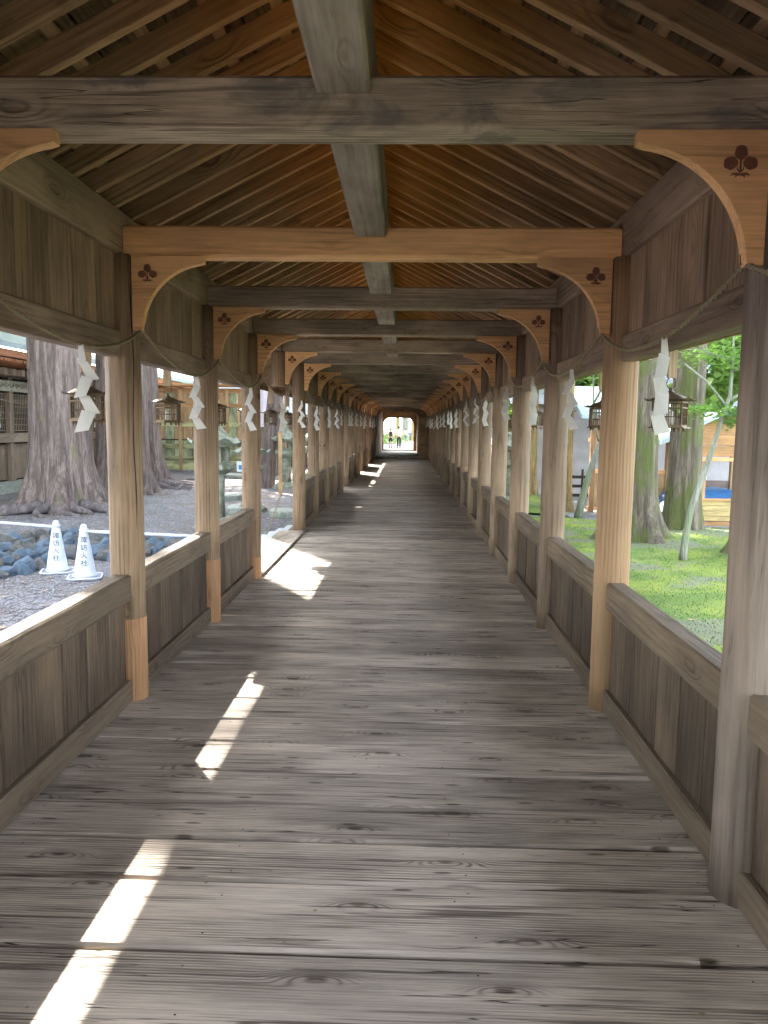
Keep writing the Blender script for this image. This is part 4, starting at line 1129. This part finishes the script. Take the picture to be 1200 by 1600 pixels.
# second timber frame left of it, behind the trunks
s2 = thing('timber_porch', 'orange timber porch frame behind the broad mossy trunks', 'building', (5.6, 18.6, GL))
for x in (-.9, .0, .9): board('porch_post', s2, x-.06, x+.06, 0, .12, 0, 2.3, 'Z', W_new)
for z in (.05, .95, 1.7, 2.1): board('rail', s2, -1, 1, .02, .10, z, z+.09, 'X', W_newX)
for i in range(6): board('wall_board', s2, -.94+i*.31, -.94+i*.31+.3, .05, .09, 1.79, 2.1, 'Z', W_new)
for i in range(6): board('wall_board', s2, -.94+i*.31, -.94+i*.31+.3, .05, .09, .14, .95, 'Z', W_tan)
m = MB(); m.add([(-1.3, -.4, 2.25), (1.3, -.4, 2.25), (1.3, 1.4, 3.0), (-1.3, 1.4, 3.0), (-1.3, -.4, 2.33), (1.3, -.4, 2.33), (1.3, 1.4, 3.08), (-1.3, 1.4, 3.08)], [(3, 2, 1, 0), (4, 5, 6, 7), (0, 1, 5, 4), (0, 4, 7, 3), (1, 2, 6, 5)]); link('roof', m.mesh('porch_roof', M_copper), s2)
# big hall behind with ribbed pale roof
bh = thing('large_hall', 'large hall with pale blue ribbed roof behind the wooden shelter', 'building', (9, 24, GL))
board('wall', bh, -2.2, 9, 0, .2, 0, 2.6, 'X', M_greywall)
m = MB()
for i in range(26):
    z = 2.4+i*.085; y_ = -1.1+i*.16; m.box(-2.8, 10, y_, y_+.17, z, z+.05, 'X', .008)
M_ribroof = simple('ribbed_roof', (.55, .62, .72), .5, .1, .1, 3, .1)
link('ribbed_roof', m.mesh('ribs', M_ribroof), bh)
board('ridge_cap', bh, -2.9, 10.1, 2.9, 3.3, 4.55, 4.80, 'X', M_stone)
m = MB(); m.add([(-2.8, 3.1, 4.6), (10, 3.1, 4.6), (10, 7.3, 2.4), (-2.8, 7.3, 2.4)], [(0, 1, 2, 3)]); link('roof_back', m.mesh('rb', M_ribroof), bh)
# grey sheeting wall + black fence
gw = thing('sheeting_wall', 'wall hung with wrinkled grey sheeting beyond the path', 'wall', (5.6, 23.6, GL))
vs = []; fs = []; nx, nz = 40, 24
for j in range(nz+1):
    for i in range(nx+1): x = -2.0+4.0*i/nx; z = 2.7*j/nz; vs.append((x, .05*noise.noise(Vector((x*1.5, 0, z*3)))+.02*math.sin(z*14+x), z))
fs = [(j*(nx+1)+i, j*(nx+1)+i+1, (j+1)*(nx+1)+i+1, (j+1)*(nx+1)+i) for j in range(nz) for i in range(nx)]
link('sheeting', mesh_from('sheeting', vs, fs, M_greywall, True), gw)
board('wall_core', gw, -1.95, 1.95, .1, .25, 0, 2.65, 'X', M_greywall)
m = MB(); m.add([(-2.3, -.5, 2.72), (2.3, -.5, 2.72), (2.3, 1.6, 3.6), (-2.3, 1.6, 3.6), (-2.3, -.5, 2.86), (2.3, -.5, 2.86), (2.3, 1.6, 3.74), (-2.3, 1.6, 3.74)], [(3, 2, 1, 0), (4, 5, 6, 7), (0, 1, 5, 4), (0, 4, 7, 3), (1, 2, 6, 5)]); link('roof', m.mesh('r', M_ribroof), gw)
bf = thing('black_fence', 'low black slatted fence in front of the grey sheeting', 'fence', (5.4, 20.4, GL))
for i in range(3): board('fence_rail', bf, -1.0, 1.3, .0, .04, .22+i*.24, .30+i*.24, 'X', M_blackfence)
for i in range(6): board('fence_post', bf, -1.0+i*.44, -.94+i*.44, -.035, -.003, 0, .95, 'Z', M_blackfence)
# sunlit white gable further along and stone lantern on the right
wb = thing('white_building', 'pale building with tiled eave glimpsed between the far right posts', 'building', (4.6, 40, GL))
board('wall', wb, 0, .2, -9, 20, 0, 2.9, 'Y', M_white)
for q in range(14): board('wall_post', wb, -.06, -.003, -8.5+q*2.1, -8.35+q*2.1, 0, 2.9, 'Z', W_tan)
for q in range(13): board('low_board', wb, -.05, -.003, -8.3+q*2.1, -6.5+q*2.1, .1, 1.2, 'Y', W_tan)
m = MB(); m.add([(-1.0, -10, 2.8), (-1.0, 21, 2.8), (3, 21, 4.9), (3, -10, 4.9), (-1.0, -10, 2.95), (-1.0, 21, 2.95), (3, 21, 5.1), (3, -10, 5.1)], [(0, 1, 2, 3), (7, 6, 5, 4), (4, 5, 1, 0), (0, 3, 7, 4)]); link('roof', m.mesh('r', M_copper), wb)
stone_lantern(2.95, 20.6, .98, 'stone lantern beside the far right posts on the moss', rz=.3)

# ================================================================== THE GATE BUILDING AT THE FAR END
YE = Yk(KMAX)
gate = thing('gate_building', 'dark timber gate at the far end with a round-cornered opening to daylight', 'building', (-.1, YE, 0))
def gb(name, x0, x1, y0, y1, z0, z1, axis, mat): return board(name, gate, x0, x1, y0, y1, z0, z1, axis, mat)
def arch(name, xi0, xi1, zt, rad, xo0, xo1, zo, y0, y1, mat):
    pts = [(xo0, 0), (xo0, zo), (xo1, zo), (xo1, 0), (xi1, 0)]
    n = 8
    for i in range(n+1): a = math.pi/2*i/n; pts.append((xi1-rad+rad*math.cos(a), zt-rad+rad*math.sin(a)))
    for i in range(n+1): a = math.pi/2+math.pi/2*i/n; pts.append((xi0+rad+rad*math.cos(a), zt-rad+rad*math.sin(a)))
    pts.append((xi0, 0))
    m = prism(pts[::-1], y0, y1); bm = bmesh.new(); me = mesh_from(name, m.v, m.f, mat); bm.from_mesh(me)
    bmesh.ops.triangulate(bm, faces=[f for f in bm.faces if len(f.verts) > 4]); bmesh.ops.recalc_face_normals(bm, faces=bm.faces); bm.to_mesh(me); bm.free()
    return link(name, me, gate)
W_dark = wood('X', (.42, .29, .18), (.24, .16, .10), .4, 200., .1)
arch('outer_arch', -1.15, .95, 2.28, .38, -1.7, 1.8, 3.4, .1, .3, W_dark)
arch('inner_arch', -1.12, .80, 2.12, .42, -1.9, 1.9, 3.3, 12.4, 12.6, W_dark)
gb('side_wall', -1.35, -1.2, .35, 12.3, 0, 2.9, 'Y', W_dark); gb('side_wall', 1.0, 1.15, .35, 12.3, 0, 2.9, 'Y', W_dark)
gb('ceiling', -1.5, 1.3, .3, 12.4, 2.6, 2.75, 'Y', W_dark)
gb('gate_floor', -1.7, 1.7, .05, 12.6, -.06, .02, 'Y', W_rail); gb('threshold', -1.15, .95, .02, .32, .02, .12, 'X', W_purlin); gb('threshold', -1.1, .85, 12.3, 12.62, .02, .10, 'X', M_stone)
m = MB(); m.add([(-3, -.3, 2.6), (-3, 13, 2.6), (-.1, 13, 4.6), (-.1, -.3, 4.6), (2.8, -.3, 2.6), (2.8, 13, 2.6)], [(0, 1, 2, 3), (3, 2, 5, 4)]); link('roof', m.mesh('gate_roof', M_roofskin), gate)
gb('panel', .80, 1.0, 12.0, 12.3, 0, 2.3, 'Z', W_dark)

# ================================================================== PEOPLE
M_skin = simple('skin', (.50, .30, .21), .5, 0, .05, 20, .05)
M_hair = simple('hair', (.012, .01, .01), .5, 0, .1, 60, .2)
M_shirtw = simple('shirt_pale', (.80, .70, .66), .8, 0, .05, 20, .2)
M_peach = simple('top_peach', (.85, .50, .32), .8, 0, .05, 20, .2)
M_trous = simple('dark_trousers', (.02, .02, .028), .8, 0, .1, 20, .2)
M_blue = simple('blue_cloth', (.05, .10, .35), .8, 0, .1, 20, .2)
def skin_body(joints, edges, root=0, sub=2):
    me = bpy.data.meshes.new('figure'); me.from_pydata([j[:3] for j in joints], edges, []); o = bpy.data.objects.new('figure', me); C.objects.link(o)
    md = o.modifiers.new('s', 'SKIN'); md.use_smooth_shade = True
    for i, j in enumerate(joints):
        sv = me.skin_vertices[0].data[i]; sv.radius = (j[3], j[3] if len(j) < 5 else j[4]); sv.use_root = (i == root)
    s = o.modifiers.new('ss', 'SUBSURF'); s.levels = sub; s.render_levels = sub
    dg = bpy.context.evaluated_depsgraph_get(); out = bpy.data.meshes.new_from_object(o.evaluated_get(dg)); bpy.data.objects.remove(o)
    return out
def person(loc, h, label, top, bottom, shorts=False, stride=.12, rz=0, backpack=False, female=False, arm=0.1, long_hair=False, skirt=False):
    s = h/1.72; t = thing('person', label, 'person', loc, rz, None); t.scale = (s, s, s)
    sw = .185 if not female else .165
    J = [(0, 0, .93, .135, .10), (0, .0, 1.10, .125, .09), (0, .01, 1.30, .155, .105), (0, 0, 1.43, .09, .07), (0, 0, 1.52, .052), (0, -.01, 1.60, .085, .092), (0, -.01, 1.66, .085, .09)]
    E_ = [(0, 1), (1, 2), (2, 3), (3, 4), (4, 5), (5, 6)]
    for sx in (-1, 1):
        b = len(J); st = stride*sx
        J += [(sx*sw, 0, 1.40, .052), (sx*(sw+.035), .02+st*.3, 1.13, .042), (sx*(sw+.02+arm*.1), -.06+st*.6, .88, .032), (sx*(sw+.01), -.09+st*.7, .80, .035, .02)]
        E_ += [(3, b), (b, b+1), (b+1, b+2), (b+2, b+3)]
        for q in (-.5, -.15, .2, .5):
            c = len(J); J += [(sx*(sw+.005), -.10+st*.7+q*.045, .74, .010), (sx*(sw-.004), -.105+st*.7+q*.04, .705-.01*abs(q), .008)]; E_ += [(b+3, c), (c, c+1)]
        c = len(J); J += [(sx*(sw-.02), -.125+st*.7, .775, .011)]; E_ += [(b+3, c)]
        d = len(J); J += [(sx*.085, 0, .86, .085, .09), (sx*.09, -.02-st*.7, .49, .058), (sx*.09, .03-st*1.3, .10, .040), (sx*.10, -.02-st*1.3, .045, .042, .03), (sx*.11, -.11-st*1.3, .03, .038, .025)]
        E_ += [(0, d), (d, d+1), (d+1, d+2), (d+2, d+3), (d+3, d+4)]
    me = skin_body(J, E_); me.materials.append(M_skin); body = link('body', me, t)
    # clothes: slightly larger skins over the same joints
    Jt = [(0, 0, .90, .155, .118), (0, 0, 1.10, .145, .108), (0, .01, 1.30, .172, .122), (0, 0, 1.42, .10, .08)]
    Et = [(0, 1), (1, 2), (2, 3)]
    for sx in (-1, 1):
        b = len(Jt); Jt += [(sx*sw, 0, 1.40, .066), (sx*(sw+.032), .015, 1.20, .06)]; Et += [(3, b), (b, b+1)]
        if not female: Jt.append((sx*(sw+.03), -.02+stride*sx*.5, .98, .048)); Et.append((b+1, b+2))
    me = skin_body(Jt, Et); me.materials.append(top); link('shirt', me, t)
    Jb = [(0, 0, .97, .145, .112), (0, 0, .88, .15, .118)]; Eb = [(0, 1)]
    for sx in (-1, 1):
        st = stride*sx; b = len(Jb); Jb += [(sx*.085, 0, .82, .10, .105), (sx*.09, -.02-st*.7, .50, .075)]; Eb += [(1, b), (b, b+1)]
        if not shorts: Jb.append((sx*.09, .03-st*1.3, .11, .058)); Eb.append((b+1, b+2))
    me = skin_body(Jb, Eb); me.materials.append(bottom); link('trousers', me, t)
    for sx in (-1, 1):
        st = stride*sx; m = MB(); m.box(sx*.10-.045, sx*.10+.045, -.15-st*1.3, .09-st*1.3, 0, .07, 'Y', .02); link('shoe', m.mesh('shoe', M_trous), t)
    bm = bmesh.new(); bmesh.ops.create_uvsphere(bm, u_segments=16, v_segments=10, radius=.108)
    for v in bm.verts:
        v.co.z = v.co.z*1.05; v.co += Vector((0, .012, 0))
        if v.co.y < -.03 and v.co.z < .03: v.co.y = -.03
        if v.co.z < -.03: v.co.z = -.03+(v.co.z+.03)*(2.2 if long_hair else .9)
    me = bpy.data.meshes.new('hair'); bm.to_mesh(me); bm.free(); me.materials.append(M_hair); link('hair', me, t, (0, 0, 1.645))
    # face: nose, eyes, mouth, ears
    m = MB(); m.tube([(0, -.10, 1.65), (0, -.118, 1.625), (0, -.10, 1.615)], [.008, .013, .008], 6)
    for sx in (-1, 1): m.tube([(sx*.087, 0, 1.66), (sx*.095, .005, 1.63)], [.018, .01], 6)
    link('nose_and_ears', m.mesh('nose', M_skin, True), t)
    m = MB()
    for sx in (-1, 1): m.tube([(sx*.03-.012, -.096, 1.66), (sx*.03+.012, -.096, 1.66)], .006, 6)
    m.tube([(-.022, -.094, 1.588), (.022, -.094, 1.588)], .004, 6)
    link('eyes_and_mouth', m.mesh('eyes', M_hair, True), t)
    if backpack:
        m = MB(); m.box(-.13, .13, .10, .25, 1.0, 1.42, 'Z', .04)
        bp = link('backpack', m.mesh('bp', M_hair)); bp.location = Vector(loc); bp.scale = (s, s, s); bp.rotation_euler = (0, 0, rz)
        bp['label'] = 'black backpack worn by the woman in the peach top'; bp['category'] = 'backpack'
    return t
PZ = -.12
person((-.98, 61.0, PZ), 1.56, 'woman in peach top and black shorts seen from behind, walking away', M_peach, M_trous, True, .10, math.pi, True, True)
person((-.32, 61.0, PZ), 1.70, 'man in pale shirt and dark trousers walking away beside the woman', M_shirtw, M_trous, False, .08, math.pi)
person((.20, 84, PZ), 1.5, 'distant visitor in white with blue trousers beyond the gate', M_shirtw, M_blue, False, .2, 2.6)
person((.72, 90, PZ), 1.15, 'distant child in dark clothes at the right of the gate opening', M_blue, M_trous, False, .05, 3.0)

# ================================================================== FAR BACKGROUND
fb = 'trees beyond the shrine'
def simple_tree(x, y, h, r, label, seed, mat, leafm, crown_r, tr=.3):
    t = thing('leafy_tree', label, 'tree', (x, y, GL), 0, fb)
    link('trunk', trunk_mesh(tr, h*.8, .5, 6, seed, mat, n=20, m=12), t)
    c = link('crown', leafm, t, (0, 0, h*.30), (0, 0, seed)); c.scale = (crown_r, crown_r, crown_r)
crF = leaf_cloud(9000, 3.4, 7.5, 5, .34, M_leaf_far, False, 70)
crG = leaf_cloud(7000, 3.4, 9.5, 6, .38, M_leaf_cedar, False, 70)
simple_tree(-3.2, 100, 9, 1, 'bright green leafy tree framed by the far gate opening', 1, M_bark_tan, crF, 1.0)
simple_tree(-1.0, 112, 12, 1, 'taller green tree behind the framed leafy tree', 2, M_bark_tan, crF, 1.4)
cedar(.15, 96, GL, .45, 'pale sunlit trunk in the middle of the gate opening', 12, M_bark_pale, .3, 6, cs=.8, cz=10)
cedar(1.45, 92, GL, .6, 'thick tan trunk at the right of the gate opening', 13, M_bark_tan, .3, 6, cs=.8, cz=10)
for i, (x, y, lab, cr, h, rz_) in enumerate(((9.2, 20.5, 'green maple spreading over the ribbed roof on the right', crF, 5.5, .75), (4.6, 25.5, 'bright maple hanging over the grey sheeting wall', crF, 6.0, .7), (3.6, 33, 'bright green tree between the far right posts', crF, 5, .8), (-6.0, 46, 'bright green tree between the far left posts', crF, 5.5, .8))):
    simple_tree(x, y, h, 1, lab, i+60, M_bark_pale, cr, rz_, .12)
for i, (x, y) in enumerate(((-9, 72), (-13, 82), (-8.5, 90), (-16, 70), (-5.5, 80))):  # trees added to keep direct sun off the plaza
    simple_tree(x, y, 10, 1, 'added shade tree left of the plaza beyond the gate, ' + ['nearest the gate', 'in the middle of its clump', 'farthest from the gate', 'outermost to the left', 'closest to the walking couple'][i], i+80, M_bark, crG, 1.1, .3)
# low hedge behind the couple
V = leaf_cloud(4000, 5, 1.2, 9, .16, M_leaf_far, False, 60)
hd = thing('hedge', 'low green hedge behind the couple', 'hedge', (-2.5, 76, PZ-.1), 0, None, V); hd.scale = (.7, .3, 1)
spots = [(-20, 66), (-27, 84), (-12, 78), (-16, 98), (-6, 120), (6, 122), (14, 100), (12, 78), (20, 64), (28, 90), (0, 140), (18, 130), (-20, 130), (26, 44), (-34, 40), (-26, -8), (24, -10)]
for i, (x, y) in enumerate(spots):
    side = 'left' if x < 0 else 'right'
    lab = ['large green tree, number %s in from the near %s edge of the woods' % (0, side)][0]
    lab = 'woodland tree on the %s, %s and %s' % (side, 'outermost behind the gate' if y > 70 and abs(x) > 22 else 'far off behind the gate' if y > 70 else 'beyond the buildings' if y > 0 else 'behind the viewer', ['with a dark green crown', 'with a bright crown', 'with a wide dark crown', 'with a tall crown', 'with a ragged crown', 'standing alone', 'with a leaning crown', 'with a round crown', 'with a drooping crown', 'with a thin crown', 'with a split crown'][i % 11])
    simple_tree(x, y, 10+(i*7)%5, 1, lab, i+20, M_bark, crG if i % 3 else crF, random.uniform(1.1, 1.6), .4)
crT = leaf_cloud(900, .75, 1.6, 18, .2, M_leaf_far, False, 14)
crS = leaf_cloud(9000, 3.3, 4.2, 8, .26, M_leaf_far, False, 60)
for i, (x, y, lab) in enumerate(((-10.9, 14.5, 'added low broad tree shading the cones, standing before the hall'), (-11.2, 20.0, 'added low shade tree over the thickest cedar, by the lattice windows'), (-10.9, 26, 'added low shade tree over the surface roots'))):
    t = thing('added_shade_tree', lab, 'tree', (x, y, GL), 0, 'low broad trees added to shade the courtyard')  # added out of view, kept squat to shade the courtyard but spare the streaks
    link('trunk', trunk_mesh(.2, 12 if i == 1 else 7.5, .5, 5, i, M_bark, n=20, m=12), t); link('crown', crS, t, (0, 0, 5.0), (0, 0, i*1.3))
    if i == 1: link('sun_blocker_clump', crT, t, (1.0, -.75, 11.6))  # unseen leaf clump added to interrupt the sun streak on the floor
# shade trees whose crowns stand over the courtyard and the lawn
G3 = 'tall cedars shading the precinct'
shade = [(-6.5, 3.0, 'left, nearest the viewer'), (-10.6, 30, 'left, by the far end of the hall windows'), (-9.5, 7, 'left, level with the nearest bays'), (-5.5, 31, 'left, over the storehouse'), (-8, 52, 'far left beside the side building'),
         (5.5, 4.0, 'right, nearest the viewer'), (9.8, 9, 'right, beyond the lawn'), (8.5, 27, 'right, behind the hall'), (7.5, 38, 'far right')]
for i, (x, y, lab) in enumerate(shade):
    cedar(x, y, GL, .45, 'tall cedar shading the precinct, '+lab, 30+i, M_bark if x < 0 else M_bark_moss, .6, 6, crown=(crownA, crownB)[i % 2], cz=6.2 if x < -9 else 9.0, group=G3, cs=1.15)
